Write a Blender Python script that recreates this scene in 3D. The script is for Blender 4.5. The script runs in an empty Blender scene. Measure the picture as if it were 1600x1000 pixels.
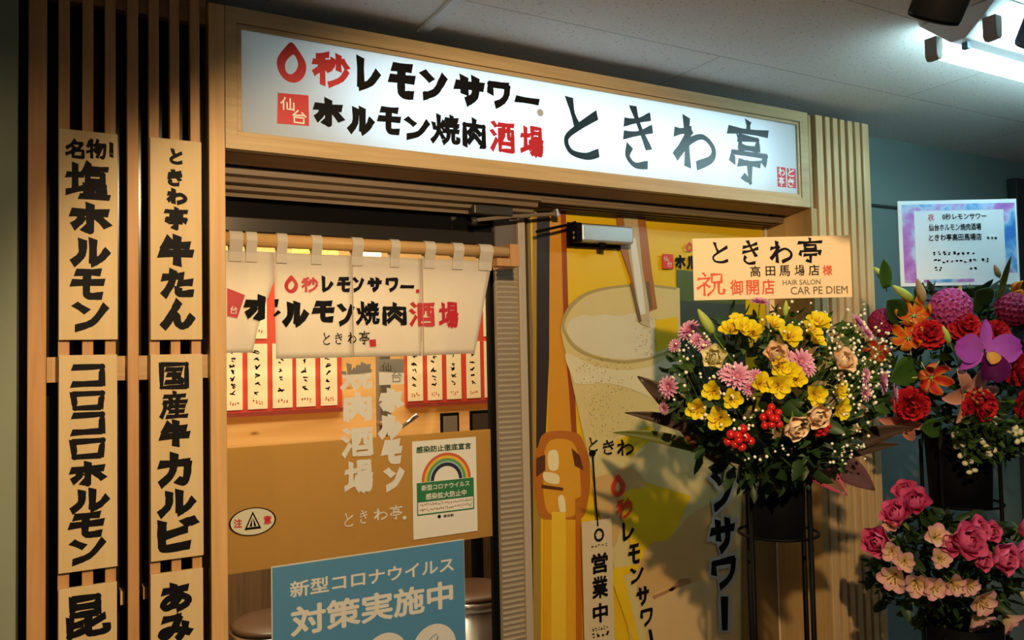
import bpy, math, random
from mathutils import Vector, Matrix, Quaternion
random.seed(7)
PI = math.pi
S = bpy.context.scene
COL = S.collection
# ------------------------------------------------------------------ camera
F = 1262.0
CAM = Vector((0.0, -2.03, 1.55))
_x = Vector((2235.0, 5.0, F)).normalized()
_v = Vector((87 - 800, 567.17 - 500, F))
_y = (_v - _x * _v.dot(_x)).normalized()
_z = _x.cross(_y)
if _z.y > 0: _z = -_z
ROT = Matrix((_x, _y, _z))                      # world = ROT @ (right, down, forward)
cam_data = bpy.data.cameras.new('camera')
cam = bpy.data.objects.new('camera', cam_data); COL.objects.link(cam)
cam_data.sensor_width = 36.0; cam_data.lens = F / 1600 * 36; cam_data.clip_start = 0.02
CR, CU, CF = ROT @ Vector((1, 0, 0)), ROT @ Vector((0, -1, 0)), ROT @ Vector((0, 0, 1))
cam.matrix_world = Matrix(((CR.x, CU.x, -CF.x, CAM.x), (CR.y, CU.y, -CF.y, CAM.y), (CR.z, CU.z, -CF.z, CAM.z), (0, 0, 0, 1)))
S.camera = cam

def ray(px, py): return ROT @ Vector((px - 800, py - 500, F))
def P(px, py, Y):
    d = ray(px, py); return CAM + d * ((Y - CAM.y) / d.y)
def PZ(px, py, Z):
    d = ray(px, py); return CAM + d * ((Z - CAM.z) / d.z)
def CP(px, py, zc): return CAM + ray(px, py) * (zc / F)

# ------------------------------------------------------------------ view, world, lights
S.view_settings.view_transform = 'Standard'; S.view_settings.look = 'None'
S.view_settings.gamma = 1.0; S.view_settings.use_curve_mapping = False
S.view_settings.exposure = 0.0
world = bpy.data.worlds.new('world'); S.world = world; world.use_nodes = True
bg = world.node_tree.nodes['Background']; bg.inputs[0].default_value = (0.60, 0.68, 0.72, 1); bg.inputs[1].default_value = 0.10

def aim(o, target): o.rotation_euler = (Vector(target) - o.location).to_track_quat('-Z', 'Y').to_euler()
def spot(name, loc, target, power, color, size, blend, radius=0.03):
    l = bpy.data.lights.new(name, 'SPOT'); l.energy = power; l.color = color; l.spot_size = math.radians(size)
    l.spot_blend = blend; l.shadow_soft_size = radius
    o = bpy.data.objects.new(name, l); COL.objects.link(o); o.location = loc; aim(o, target); return o
def area(name, loc, target, power, color, sx, sy):
    l = bpy.data.lights.new(name, 'AREA'); l.energy = power; l.color = color; l.shape = 'RECTANGLE'; l.size = sx; l.size_y = sy
    o = bpy.data.objects.new(name, l); COL.objects.link(o); o.location = loc; aim(o, target); return o
WARM = (1.0, 0.78, 0.48)
spot('ceiling_track_spot', (0.35, -2.25, 2.42), (1.3, 0.1, 0.76), 240, (1.0, 0.72, 0.40), 73, 0.30)
spot('second_track_spot', (-0.5, -1.3, 2.42), (0.1, 0.0, 0.9), 20, (1.0, 0.70, 0.38), 80, 0.6)
area('inside_light_front', (0.55, 0.75, 2.25), (0.6, 0.55, 0.6), 42, WARM, 0.6, 0.4)
area('inside_light_rear', (1.4, 1.5, 2.25), (1.5, 1.75, 1.3), 22, WARM, 2.6, 0.3)
# lamp inside the lightbox: starts away from the left end, so the left end is dimmer
area('lightbox_lamp', (1.46, 0.175, 2.238), (1.46, -1.0, 2.238), 4.3, (0.56, 0.83, 1.0), 1.55, 0.10)

# ------------------------------------------------------------------ materials
MATS = {}
def _new(name):
    m = bpy.data.materials.new(name); m.use_nodes = True
    return m, m.node_tree.nodes, m.node_tree.links, m.node_tree.nodes['Principled BSDF']
def pm(name, col, rough=0.6, metal=0.0, spec=0.5, noise=0.0, nscale=20.0, bump=0.0, bscale=60.0, emit=None, estr=0.0, coat=0.0):
    if name in MATS: return MATS[name]
    m, N, L, b = _new(name)
    b.inputs['Base Color'].default_value = (*col, 1); b.inputs['Roughness'].default_value = rough
    b.inputs['Metallic'].default_value = metal; b.inputs['Specular IOR Level'].default_value = spec
    b.inputs['Coat Weight'].default_value = coat
    if emit:
        b.inputs['Emission Color'].default_value = (*emit, 1); b.inputs['Emission Strength'].default_value = estr
    tc = N.new('ShaderNodeTexCoord')
    n = N.new('ShaderNodeTexNoise'); n.inputs['Scale'].default_value = nscale; n.inputs['Detail'].default_value = 4
    L.new(tc.outputs['Object'], n.inputs['Vector'])
    mix = N.new('ShaderNodeMixRGB'); mix.blend_type = 'MULTIPLY'; mix.inputs[0].default_value = max(noise, 0.04)
    mix.inputs[1].default_value = (*col, 1); L.new(n.outputs['Fac'], mix.inputs[2]); L.new(mix.outputs[0], b.inputs['Base Color'])
    if bump:
        n2 = N.new('ShaderNodeTexNoise'); n2.inputs['Scale'].default_value = bscale; L.new(tc.outputs['Object'], n2.inputs['Vector'])
        bp = N.new('ShaderNodeBump'); bp.inputs['Strength'].default_value = bump; bp.inputs['Distance'].default_value = 0.004
        L.new(n2.outputs['Fac'], bp.inputs['Height']); L.new(bp.outputs[0], b.inputs['Normal'])
    MATS[name] = m; return m
def wood(name, c1, c2, rough=0.5, axis='Z', scale=1.0, knots=False):
    if name in MATS: return MATS[name]
    m, N, L, b = _new(name)
    tc = N.new('ShaderNodeTexCoord'); mp = N.new('ShaderNodeMapping')
    sc = {'Z': (30, 30, 1.6), 'X': (1.6, 30, 30), 'Y': (30, 1.6, 30)}[axis]
    mp.inputs['Scale'].default_value = [s * scale for s in sc]
    L.new(tc.outputs['Object'], mp.inputs['Vector'])
    n = N.new('ShaderNodeTexNoise'); n.inputs['Scale'].default_value = 2.2; n.inputs['Detail'].default_value = 6; n.inputs['Distortion'].default_value = 0.6
    L.new(mp.outputs[0], n.inputs['Vector'])
    r = N.new('ShaderNodeValToRGB'); r.color_ramp.elements[0].position = 0.32; r.color_ramp.elements[0].color = (*c1, 1)
    r.color_ramp.elements[1].position = 0.68; r.color_ramp.elements[1].color = (*c2, 1)
    L.new(n.outputs['Fac'], r.inputs[0]); out = r.outputs[0]
    if knots:
        vo = N.new('ShaderNodeTexVoronoi'); vo.inputs['Scale'].default_value = 5.0
        mp2 = N.new('ShaderNodeMapping'); mp2.inputs['Scale'].default_value = (0.6, 1, 1.6); L.new(tc.outputs['Object'], mp2.inputs['Vector']); L.new(mp2.outputs[0], vo.inputs['Vector'])
        r2 = N.new('ShaderNodeValToRGB'); r2.color_ramp.elements[0].position = 0.02; r2.color_ramp.elements[0].color = (0.25, 0.14, 0.06, 1)
        r2.color_ramp.elements[1].position = 0.09; r2.color_ramp.elements[1].color = (1, 1, 1, 1); L.new(vo.outputs['Distance'], r2.inputs[0])
        mx = N.new('ShaderNodeMixRGB'); mx.blend_type = 'MULTIPLY'; mx.inputs[0].default_value = 0.8
        L.new(out, mx.inputs[1]); L.new(r2.outputs[0], mx.inputs[2]); out = mx.outputs[0]
    L.new(out, b.inputs['Base Color']); b.inputs['Roughness'].default_value = rough; b.inputs['Specular IOR Level'].default_value = 0.3
    MATS[name] = m; return m
def petal_mat(name, c1, c2, rough=0.55, trans=0.25):
    """pigment runs from c1 (throat) to c2 (rim) along the vertex attribute 'rim'"""
    if name in MATS: return MATS[name]
    m, N, L, b = _new(name)
    at = N.new('ShaderNodeAttribute'); at.attribute_name = 'rim'
    mix = N.new('ShaderNodeMixRGB'); mix.inputs[1].default_value = (*c1, 1); mix.inputs[2].default_value = (*c2, 1)
    L.new(at.outputs['Fac'], mix.inputs[0])
    tc = N.new('ShaderNodeTexCoord'); n = N.new('ShaderNodeTexNoise'); n.inputs['Scale'].default_value = 90
    L.new(tc.outputs['Object'], n.inputs['Vector'])
    mul = N.new('ShaderNodeMixRGB'); mul.blend_type = 'MULTIPLY'; mul.inputs[0].default_value = 0.25
    L.new(mix.outputs[0], mul.inputs[1]); L.new(n.outputs['Fac'], mul.inputs[2])
    L.new(mul.outputs[0], b.inputs['Base Color']); b.inputs['Roughness'].default_value = rough
    b.inputs['Specular IOR Level'].default_value = 0.25
    t = N.new('ShaderNodeBsdfTranslucent'); L.new(mul.outputs[0], t.inputs[0])
    ms = N.new('ShaderNodeMixShader'); ms.inputs[0].default_value = trans
    L.new(b.outputs[0], ms.inputs[1]); L.new(t.outputs[0], ms.inputs[2]); L.new(ms.outputs[0], N['Material Output'].inputs[0])
    MATS[name] = m; return m
def translucent(name, col, frac, rough=0.6):
    m, N, L, b = _new(name)
    b.inputs['Base Color'].default_value = (*col, 1); b.inputs['Roughness'].default_value = rough; b.inputs['Specular IOR Level'].default_value = 0.25
    tc = N.new('ShaderNodeTexCoord'); n = N.new('ShaderNodeTexNoise'); n.inputs['Scale'].default_value = 8; L.new(tc.outputs['Object'], n.inputs['Vector'])
    mul = N.new('ShaderNodeMixRGB'); mul.blend_type = 'MULTIPLY'; mul.inputs[0].default_value = 0.06; mul.inputs[1].default_value = (*col, 1)
    L.new(n.outputs['Fac'], mul.inputs[2]); L.new(mul.outputs[0], b.inputs['Base Color'])
    t = N.new('ShaderNodeBsdfTranslucent'); L.new(mul.outputs[0], t.inputs[0])
    ms = N.new('ShaderNodeMixShader'); ms.inputs[0].default_value = frac
    L.new(b.outputs[0], ms.inputs[1]); L.new(t.outputs[0], ms.inputs[2]); L.new(ms.outputs[0], N['Material Output'].inputs[0])
    MATS[name] = m; return m
def glass_mat():
    m, N, L, b = _new('clear_glass')
    tr = N.new('ShaderNodeBsdfTransparent'); tr.inputs[0].default_value = (0.96, 0.97, 0.96, 1)
    gl = N.new('ShaderNodeBsdfGlossy'); gl.inputs['Roughness'].default_value = 0.02
    fr = N.new('ShaderNodeFresnel'); fr.inputs[0].default_value = 1.25
    ms = N.new('ShaderNodeMixShader'); L.new(fr.outputs[0], ms.inputs[0]); L.new(tr.outputs[0], ms.inputs[1]); L.new(gl.outputs[0], ms.inputs[2])
    L.new(ms.outputs[0], N['Material Output'].inputs[0]); return m
def ceiling_mat():
    m, N, L, b = _new('ceiling_tile')
    tc = N.new('ShaderNodeTexCoord')
    n = N.new('ShaderNodeTexNoise'); n.inputs['Scale'].default_value = 150; n.inputs['Detail'].default_value = 3; n.inputs['Roughness'].default_value = 0.6
    mp = N.new('ShaderNodeMapping'); mp.inputs['Scale'].default_value = (0.55, 1.3, 1); L.new(tc.outputs['Object'], mp.inputs[0]); L.new(mp.outputs[0], n.inputs['Vector'])
    r = N.new('ShaderNodeValToRGB'); r.color_ramp.elements[0].position = 0.325; r.color_ramp.elements[0].color = (0.12, 0.11, 0.10, 1)
    r.color_ramp.elements[1].position = 0.375; r.color_ramp.elements[1].color = (0.80, 0.77, 0.73, 1)
    L.new(n.outputs['Fac'], r.inputs[0])
    br = N.new('ShaderNodeTexBrick'); br.offset = 0.5; br.inputs['Scale'].default_value = 1.0
    br.inputs['Brick Width'].default_value = 1.82; br.inputs['Row Height'].default_value = 0.455; br.inputs['Mortar Size'].default_value = 0.0025
    br.inputs['Color1'].default_value = (1, 1, 1, 1); br.inputs['Color2'].default_value = (0.96, 0.96, 0.96, 1); br.inputs['Mortar'].default_value = (0.62, 0.62, 0.62, 1)
    mp2 = N.new('ShaderNodeMapping'); mp2.inputs['Location'].default_value = (0.93, 0.20, 0); L.new(tc.outputs['Object'], mp2.inputs[0]); L.new(mp2.outputs[0], br.inputs['Vector'])
    mx = N.new('ShaderNodeMixRGB'); mx.blend_type = 'MULTIPLY'; mx.inputs[0].default_value = 1
    L.new(r.outputs[0], mx.inputs[1]); L.new(br.outputs['Color'], mx.inputs[2]); L.new(mx.outputs[0], b.inputs['Base Color'])
    b.inputs['Roughness'].default_value = 0.9; b.inputs['Specular IOR Level'].default_value = 0.1
    return m

OAK = wood('oak_slat', (0.44, 0.22, 0.08), (0.53, 0.285, 0.115), 0.5)
OAKX = wood('oak_frame', (0.44, 0.27, 0.12), (0.54, 0.34, 0.165), 0.45, 'X')
PALE = wood('pale_slat', (0.54, 0.345, 0.16), (0.64, 0.425, 0.215), 0.5)
SOFF = wood('soffit_board', (0.30, 0.16, 0.07), (0.38, 0.21, 0.10), 0.5, 'X')
PLAQ = wood('plaque_wood', (0.57, 0.41, 0.20), (0.63, 0.46, 0.24), 0.55, 'Z', 0.6)
PINE = wood('knotty_pine', (0.60, 0.36, 0.13), (0.72, 0.47, 0.20), 0.5, 'X', 0.35, True)
DARKW = wood('dark_wood', (0.06, 0.035, 0.02), (0.10, 0.06, 0.035), 0.5)
BLACKGLOSS = pm('black_gloss', (0.006, 0.0055, 0.0055), 0.10, spec=0.3)
BLACK = pm('black_paint', (0.004, 0.004, 0.0045), 0.6, spec=0.04)
BLACKM = pm('black_metal', (0.0035, 0.0035, 0.004), 0.5, spec=0.06)
INK = pm('ink_black', (0.004, 0.0035, 0.004), 0.6, spec=0.12)
INKB = pm('ink_blue_black', (0.012, 0.030, 0.042), 0.35)
RED = pm('signal_red', (0.52, 0.010, 0.016), 0.5)
WHITE = pm('white_paint', (0.80, 0.79, 0.75), 0.5)
DECAL = pm('white_decal', (0.66, 0.64, 0.58), 0.6)
STEEL = pm('brushed_steel', (0.55, 0.55, 0.55), 0.28, 1.0)
GREYSTEEL = pm('grey_aluminium', (0.40, 0.36, 0.31), 0.38, 0.7)

# ------------------------------------------------------------------ mesh builder
class MB:
    def __init__(s): s.v = []; s.f = []; s.rim = {}
    def add(s, vs, fs, rim=None):
        o = len(s.v); s.v += [Vector(v) for v in vs]; s.f += [tuple(i + o for i in f) for f in fs]
        if rim is not None:
            for i, r in enumerate(rim): s.rim[o + i] = r
        return s
    def box(s, x0, x1, y0, y1, z0, z1):
        return s.add([(x0, y0, z0), (x1, y0, z0), (x1, y1, z0), (x0, y1, z0), (x0, y0, z1), (x1, y0, z1), (x1, y1, z1), (x0, y1, z1)],
                     [(0, 3, 2, 1), (4, 5, 6, 7), (0, 1, 5, 4), (1, 2, 6, 5), (2, 3, 7, 6), (3, 0, 4, 7)])
    def prism(s, pts, axis, a, b):
        """pts: outline in the two other axes; extruded along axis from a to b"""
        n = len(pts)
        def mk(p, t): return {'X': (t, p[0], p[1]), 'Y': (p[0], t, p[1]), 'Z': (p[0], p[1], t)}[axis]
        return s.add([mk(p, a) for p in pts] + [mk(p, b) for p in pts],
                     [tuple(range(n)), tuple(range(2 * n - 1, n - 1, -1))] + [(i, i + n, (i + 1) % n + n, (i + 1) % n) for i in range(n)])
    def poly(s, pts): return s.add(pts, [tuple(range(len(pts)))])
    def tube(s, path, r, n=8, cap=True):
        path = [Vector(p) for p in path]; rs = r if isinstance(r, (list, tuple)) else [r] * len(path)
        vs = []; fs = []; up = None
        for i, p in enumerate(path):
            t = (path[min(i + 1, len(path) - 1)] - path[max(i - 1, 0)]).normalized()
            if up is None: up = Vector((0, 0, 1)) if abs(t.z) < 0.9 else Vector((1, 0, 0))
            a = t.cross(up).normalized(); b = a.cross(t).normalized(); up = b
            vs += [p + (a * math.cos(2 * PI * k / n) + b * math.sin(2 * PI * k / n)) * rs[i] for k in range(n)]
        for i in range(len(path) - 1):
            fs += [(i * n + k, i * n + (k + 1) % n, (i + 1) * n + (k + 1) % n, (i + 1) * n + k) for k in range(n)]
        if cap: fs += [tuple(range(n - 1, -1, -1)), tuple(range((len(path) - 1) * n, len(path) * n))]
        return s.add(vs, fs)
    def lathe(s, prof, c, n=28):
        vs = []; fs = []
        for r, z in prof: vs += [(c[0] + r * math.cos(2 * PI * k / n), c[1] + r * math.sin(2 * PI * k / n), c[2] + z) for k in range(n)]
        for i in range(len(prof) - 1): fs += [(i * n + k, i * n + (k + 1) % n, (i + 1) * n + (k + 1) % n, (i + 1) * n + k) for k in range(n)]
        fs += [tuple(range(n - 1, -1, -1)), tuple(range((len(prof) - 1) * n, len(prof) * n))]
        return s.add(vs, fs)
    def ball(s, c, r, seg=8, rings=5, sx=1, sy=1, sz=1):
        c = Vector(c); vs = [c + Vector((0, 0, r * sz))]; fs = []
        for i in range(1, rings):
            a = PI * i / rings
            vs += [c + Vector((r * sx * math.sin(a) * math.cos(2 * PI * k / seg), r * sy * math.sin(a) * math.sin(2 * PI * k / seg), r * sz * math.cos(a))) for k in range(seg)]
        vs.append(c - Vector((0, 0, r * sz))); e = len(vs) - 1
        fs += [(0, 1 + k, 1 + (k + 1) % seg) for k in range(seg)]
        for i in range(rings - 2):
            fs += [(1 + i * seg + k, 1 + (i + 1) * seg + k, 1 + (i + 1) * seg + (k + 1) % seg, 1 + i * seg + (k + 1) % seg) for k in range(seg)]
        fs += [(e, 1 + (rings - 2) * seg + (k + 1) % seg, 1 + (rings - 2) * seg + k) for k in range(seg)]
        return s.add(vs, fs)
    def mesh(s, name, mat, off=(0, 0, 0), smooth=False):
        off = Vector(off); m = bpy.data.meshes.new(name)
        m.from_pydata([tuple(v - off) for v in s.v], [], s.f); m.materials.append(mat)
        if s.rim:
            a = m.attributes.new('rim', 'FLOAT', 'POINT')
            for i in range(len(s.v)): a.data[i].value = s.rim.get(i, 0.0)
        if smooth:
            for p in m.polygons: p.use_smooth = True
        m.update(); return m

def thing(name, label, cat, loc=(0, 0, 0), group=None, rot=None):
    o = bpy.data.objects.new(name, None); COL.objects.link(o); o.location = loc; o.empty_display_size = 0.05
    if rot is not None: o.rotation_euler = rot
    o['label'] = label; o['category'] = cat
    if group: o['group'] = group
    return o
def obj(name, mb, mat, parent=None, smooth=False, bevel=0.0, local=False, root=None):
    """one mesh object; world coordinates become local to the (unrotated) thing 'root'/'parent' unless local"""
    off = (0, 0, 0)
    if parent is not None and not local:
        off = (root or parent).location
    m = mb.mesh(name, mat, off, smooth)
    o = bpy.data.objects.new(name, m); COL.objects.link(o)
    if parent is not None: o.parent = parent
    if bevel:
        b = o.modifiers.new('bevel', 'BEVEL'); b.width = bevel; b.segments = 2; b.limit_method = 'ANGLE'
    return o
def struct(name, mb, mat, parent=None, smooth=False, bevel=0.0):
    o = obj(name, mb, mat, parent, smooth, bevel)
    if parent is None: o['kind'] = 'structure'
    return o
def tag(o, label, cat, group=None, kind=None):
    o['label'] = label; o['category'] = cat
    if group: o['group'] = group
    if kind: o['kind'] = kind
    return o
# ------------------------------------------------------------------ lettering
# brush strokes in a 100 x 100 box, y down; '~' = smooth stroke
G = {
'0': "~50,4 24,34 14,66 26,90 50,96 76,90 88,64 74,30 52,4",
'と': "30,6 36,28 45,48;~82,26 46,48 22,68 30,88 60,93 84,86",
'き': "~22,27 50,22 76,14;~20,47 50,42 80,33;~40,4 52,30 72,63;~28,66 24,80 40,92 66,90",
'わ': "32,6 32,94;10,33 39,27;39,27 8,78;~10,76 36,49 66,36 88,54 84,76 54,92",
'亭': "50,2 50,14;8,17 92,15;30,27 70,27 69,42;30,27 31,42;31,42 69,42;12,64 14,51 88,51 82,63;28,66 72,65;50,66 50,95 36,87",
'秒': "42,5 14,14;6,31 48,28;28,12 28,95;~26,34 20,50 6,64;32,38 46,52;72,4 72,46;~58,18 56,32 48,44;82,16 95,36;~94,48 78,74 46,94",
'レ': "26,8 27,88;~27,88 62,74 90,42",
'モ': "20,15 82,13;8,46 92,43;~48,15 45,60 50,84 86,84",
'ン': "14,20 38,38;~16,90 56,72 88,24",
'サ': "6,35 94,31;30,9 31,62;~70,6 70,52 62,76 40,94",
'ワ': "15,48 15,17 86,15;~86,15 82,50 66,76 38,94",
'ー': "6,50 94,46",
'ホ': "6,31 94,28;50,5 50,94 36,85;~28,48 22,62 8,78;72,46 94,74",
'ル': "~30,14 30,48 24,68 6,90;58,10 58,88;~58,88 80,72 96,46",
'焼': "10,34 15,52;46,26 37,44;~28,6 28,50 20,74 4,94;30,58 44,80;54,16 96,14;75,4 75,32;48,36 99,34;61,20 59,46;88,20 88,46;46,55 99,53;~64,57 60,80 44,95;~80,55 80,86 86,91 97,88 98,76",
'肉': "13,95 13,25 87,25 87,92 76,92;50,5 49,30;49,28 27,54;51,34 74,54;50,56 26,84;52,60 74,82",
'酒': "12,8 23,19;6,35 18,46;6,92 26,60;36,13 98,11;40,30 94,30 94,93;40,30 40,93 94,93;56,14 55,48 46,58;77,14 77,54 90,55;42,71 92,71",
'場': "5,34 40,32;22,9 22,76;3,83 42,68;53,7 90,7 89,40;53,7 53,40 89,40;53,23 89,23;42,52 99,50;~58,53 50,66 38,76;56,63 94,62;~94,62 92,84 88,93 78,90;71,65 48,92;84,65 64,96",
'仙': "~32,5 22,28 4,48;21,34 21,95;66,8 66,86;44,40 45,87 90,86;90,38 90,94",
'台': "46,5 18,42;18,42 78,36;66,18 88,46;24,55 76,55 76,93;24,55 24,93 76,93",
'名': "~46,3 32,26 8,48;36,18 80,18;~80,18 58,52 6,82;34,36 50,50;38,58 84,58 84,95;38,58 38,95 84,95",
'物': "16,14 6,42;8,33 44,31;26,5 26,96;3,68 46,53;58,5 45,42;54,26 95,26;~95,26 93,68 86,92 74,88;69,28 47,68;83,28 54,92",
'！': "50,3 50,66;49,84 51,94",
'塩': "3,36 38,34;20,8 20,76;2,83 40,70;52,3 41,30;50,17 97,15;50,30 87,30 86,50;50,30 50,50 86,50;46,62 90,62 90,90;46,62 46,90;60,62 60,90;76,62 76,90;34,93 101,93",
'コ': "12,18 88,17 88,86;10,84 88,83",
'ロ': "12,19 88,18 83,86;12,19 17,86 83,86",
'牛': "28,12 12,46;22,32 86,30;4,61 96,58;52,4 52,97",
'た': "6,27 62,20;~34,5 28,50 6,94;54,48 90,44;~50,72 54,89 92,86",
'ん': "~52,5 32,48 6,94;~10,90 34,56 48,56 50,80 64,93 80,84 95,58",
'国': "9,9 91,9 91,95;9,9 9,95 91,95;26,28 75,28;30,48 70,48;24,76 78,76;50,28 50,76;64,58 73,67",
'産': "50,1 50,13;15,17 87,15;33,22 40,35;67,20 58,34;13,39 93,38;~17,39 15,66 3,96;38,46 28,66;34,56 86,56;34,75 82,75;24,95 94,94;58,44 58,94",
'カ': "8,33 86,31;~86,31 84,70 74,93 58,86;~46,6 44,44 34,70 8,94",
'ビ': "~22,9 22,78 32,90 86,86;24,50 80,34;78,7 86,20;94,3 101,16",
'昆': "23,5 77,5 77,44;23,5 23,44 77,44;23,25 77,25;17,54 17,93 46,84;17,70 43,66;90,56 58,72;~57,52 57,86 66,93 96,90 97,77",
'布': "6,28 94,26;~48,5 38,40 5,72;26,54 26,92;26,54 81,54 81,88 72,84;52,40 52,99",
'あ': "15,24 86,19;~44,5 42,50 52,88;~66,36 54,66 26,89 12,74 30,52 64,46 90,62 83,83 58,96",
'み': "18,16 62,13;~62,13 48,50 26,81 9,76 16,60 50,58 94,78;~80,40 78,66 58,96",
'祝': "26,3 33,15;7,27 47,25;~47,25 30,47 3,68;28,46 28,97;33,50 47,62;56,9 91,9 90,42;56,9 56,42 90,42;~66,44 62,72 40,96;~80,44 80,84 86,91 98,88 99,73",
}
def _parse(g):
    out = []
    for st in g.split(';'):
        sm = st.startswith('~'); pts = [tuple(float(c) for c in p.split(',')) for p in st.lstrip('~').split()]
        out.append((sm, pts))
    return out
FINE = [3]
GP = {k: _parse(v) for k, v in G.items()}
def _catmull(pts, m=6):
    if len(pts) < 3: return pts
    q = [pts[0]] + pts + [pts[-1]]; out = []
    for i in range(1, len(q) - 2):
        for k in range(m):
            t = k / m; a, b, c, d = q[i - 1], q[i], q[i + 1], q[i + 2]
            out.append(tuple(0.5 * (2 * b[j] + (c[j] - a[j]) * t + (2 * a[j] - 5 * b[j] + 4 * c[j] - d[j]) * t * t + (3 * b[j] - a[j] - 3 * c[j] + d[j]) * t ** 3) for j in (0, 1)))
    out.append(pts[-1]); return out
def strokes2d(ch, x0, x1, z0, z1, wt, style):
    """ribbons filling the box; returns (verts2d, faces)"""
    if ch == '0':                                                     # a drop with a drop-shaped hole
        cx, W, H = (x0 + x1) / 2, x1 - x0, z1 - z0; V = []; n = 40
        for k in range(n):
            a = 2 * PI * k / n; r = 1 - 0.30 * max(0, math.cos(a)) ** 2
            V.append(Vector((cx + W / 2 * math.sin(a) * r * 1.02, z0 + H * (0.44 + 0.44 * math.cos(a) + 0.12 * max(0, math.cos(a)) ** 6), 0)))
        for k in range(n):
            a = 2 * PI * k / n; r = 1 - 0.45 * max(0, math.cos(a)) ** 1.5
            V.append(Vector((cx + W * 0.22 * math.sin(a) * r + W * 0.07 * math.cos(a), z0 + H * (0.45 + 0.25 * math.cos(a)), 0)))
        return V, [(k, (k + 1) % n, n + (k + 1) % n, n + k) for k in range(n)]
    st = GP[ch]; n = len(st)
    # 'dense' glyphs get thinner strokes
    k = 1.0 if n <= 4 else (0.80 if n <= 8 else 0.62)
    if ch in ('名', '国', '昆', '台', '仙', '祝', '布'): k = 0.74
    xs = [p[0] for _, ps in st for p in ps]; ys = [p[1] for _, ps in st for p in ps]
    bx0, bx1, by0, by1 = min(xs), max(xs), min(ys), max(ys)
    W, H = x1 - x0, z1 - z0
    w = wt * k * math.sqrt(abs(W * H))
    if ch == 'ー': w = H * 0.8
    if ch == '！': w = wt * H * 1.0
    ins = w * 0.46
    def mp(p):
        u = (p[0] - bx0) / max(bx1 - bx0, 1e-6) if bx1 - bx0 > 12 else 0.5
        v = (p[1] - by0) / max(by1 - by0, 1e-6) if by1 - by0 > 12 else 0.5
        return (x0 + ins + (W - 2 * ins) * u, z1 - ins - (H - 2 * ins) * v)
    V = []; Fc = []; LY = []
    rnd = random.Random(ord(ch) * 7 + int(abs(x0) * 1000))
    layer_i = 0
    for sm, ps in st:
        pts = [mp(p) for p in ps]
        if sm: pts = _catmull(pts)
        else:
            q = [pts[0]]
            for a, b in zip(pts[:-1], pts[1:]):
                q += [tuple(a[j] + (b[j] - a[j]) * (t + 1) / FINE[0] for j in (0, 1)) for t in range(FINE[0])]
            pts = q
        m = len(pts); L = []
        for i in range(m):
            a = pts[max(i - 1, 0)]; b = pts[min(i + 1, m - 1)]; t = i / (m - 1)
            d = Vector((b[0] - a[0], b[1] - a[1])); d = d.normalized() if d.length > 0 else Vector((1, 0))
            nn = Vector((-d.y, d.x))
            if style == 'brush': ww = w * (1.22 - 0.50 * math.sin(PI * min(1, t * 1.08)) - 0.12 * t)
            elif style == 'bold': ww = w * (1.12 - 0.16 * math.sin(PI * t) + rnd.uniform(-0.07, 0.07))
            else: ww = w
            p = Vector(pts[i])
            if ch != '0':
                if i == 0: p = p - d * w * 0.34; nn = (nn + d * 0.35)     # slanted brush entry
                if i == m - 1: p = p + d * w * 0.26; nn = (nn + d * 0.25)
            L.append((p, nn, ww))
        o = len(V)
        for p, nn, ww in L: V += [p + nn * ww / 2, p - nn * ww / 2]
        LY += [layer_i + 0.9 * (q // 2) / m for q in range(2 * m)]; layer_i += 1
        for i in range(m - 1): Fc.append((o + 2 * i, o + 2 * i + 1, o + 2 * i + 3, o + 2 * i + 2))
        for i in range(1, m - 1):                                     # round joints at corners
            d1 = Vector(pts[i]) - Vector(pts[i - 1]); d2 = Vector(pts[i + 1]) - Vector(pts[i])
            if d1.length and d2.length and d1.normalized().dot(d2.normalized()) < 0.8:
                o = len(V); V += [Vector(pts[i]) + Vector((math.cos(a), math.sin(a))) * L[i][2] * 0.52 for a in [2 * PI * q / 10 for q in range(10)]]
                LY += [layer_i] * 10; layer_i += 1
                Fc.append(tuple(range(o, o + 10)))
    V = [Vector((v.x, v.y, 0.00005 * l)) for v, l in zip(V, LY)]      # strokes lie one over the other, like paint
    return V, Fc
_fc = {}
def font2d(s, bold=0.0):
    if (s, bold) in _fc: return _fc[(s, bold)]
    c = bpy.data.curves.new('lettering', 'FONT'); c.body = s; c.resolution_u = 3; c.fill_mode = 'FRONT'
    o = bpy.data.objects.new('lettering', c); COL.objects.link(o)
    bpy.context.view_layer.update()
    dg = bpy.context.evaluated_depsgraph_get(); e = o.evaluated_get(dg); m = e.to_mesh()
    V = [Vector((v.co.x, v.co.y, 0)) for v in m.vertices]; Fc = [tuple(p.vertices) for p in m.polygons]
    if bold:                                                          # heavier weight: shifted repeats
        V0, F0 = V, Fc; V, Fc = [], []
        for k in range(8):
            d = Vector((math.cos(k * PI / 4) * bold, math.sin(k * PI / 4) * bold, 0.00005 * k)); o_ = len(V)
            V += [v + d for v in V0]; Fc += [tuple(i + o_ for i in f) for f in F0]
    e.to_mesh_clear(); bpy.data.objects.remove(o); bpy.data.curves.remove(c)
    _fc[(s, bold)] = (V, Fc); return V, Fc
def fit(V, x0, x1, z0, z1):
    a, b = min(v.x for v in V), max(v.x for v in V); c, d = min(v.y for v in V), max(v.y for v in V)
    return [Vector((x0 + (v.x - a) / (b - a) * (x1 - x0), z0 + (v.y - c) / max(d - c, 1e-6) * (z1 - z0), v.z)) for v in V]
def emit2d(mb, V, Fc, Y, warp=None):
    if warp: mb.add([(v.x, Y + warp(v.x, v.y) - v.z, v.y) for v in V], Fc)
    else: mb.add([(v.x, Y - v.z, v.y) for v in V], Fc)
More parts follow.
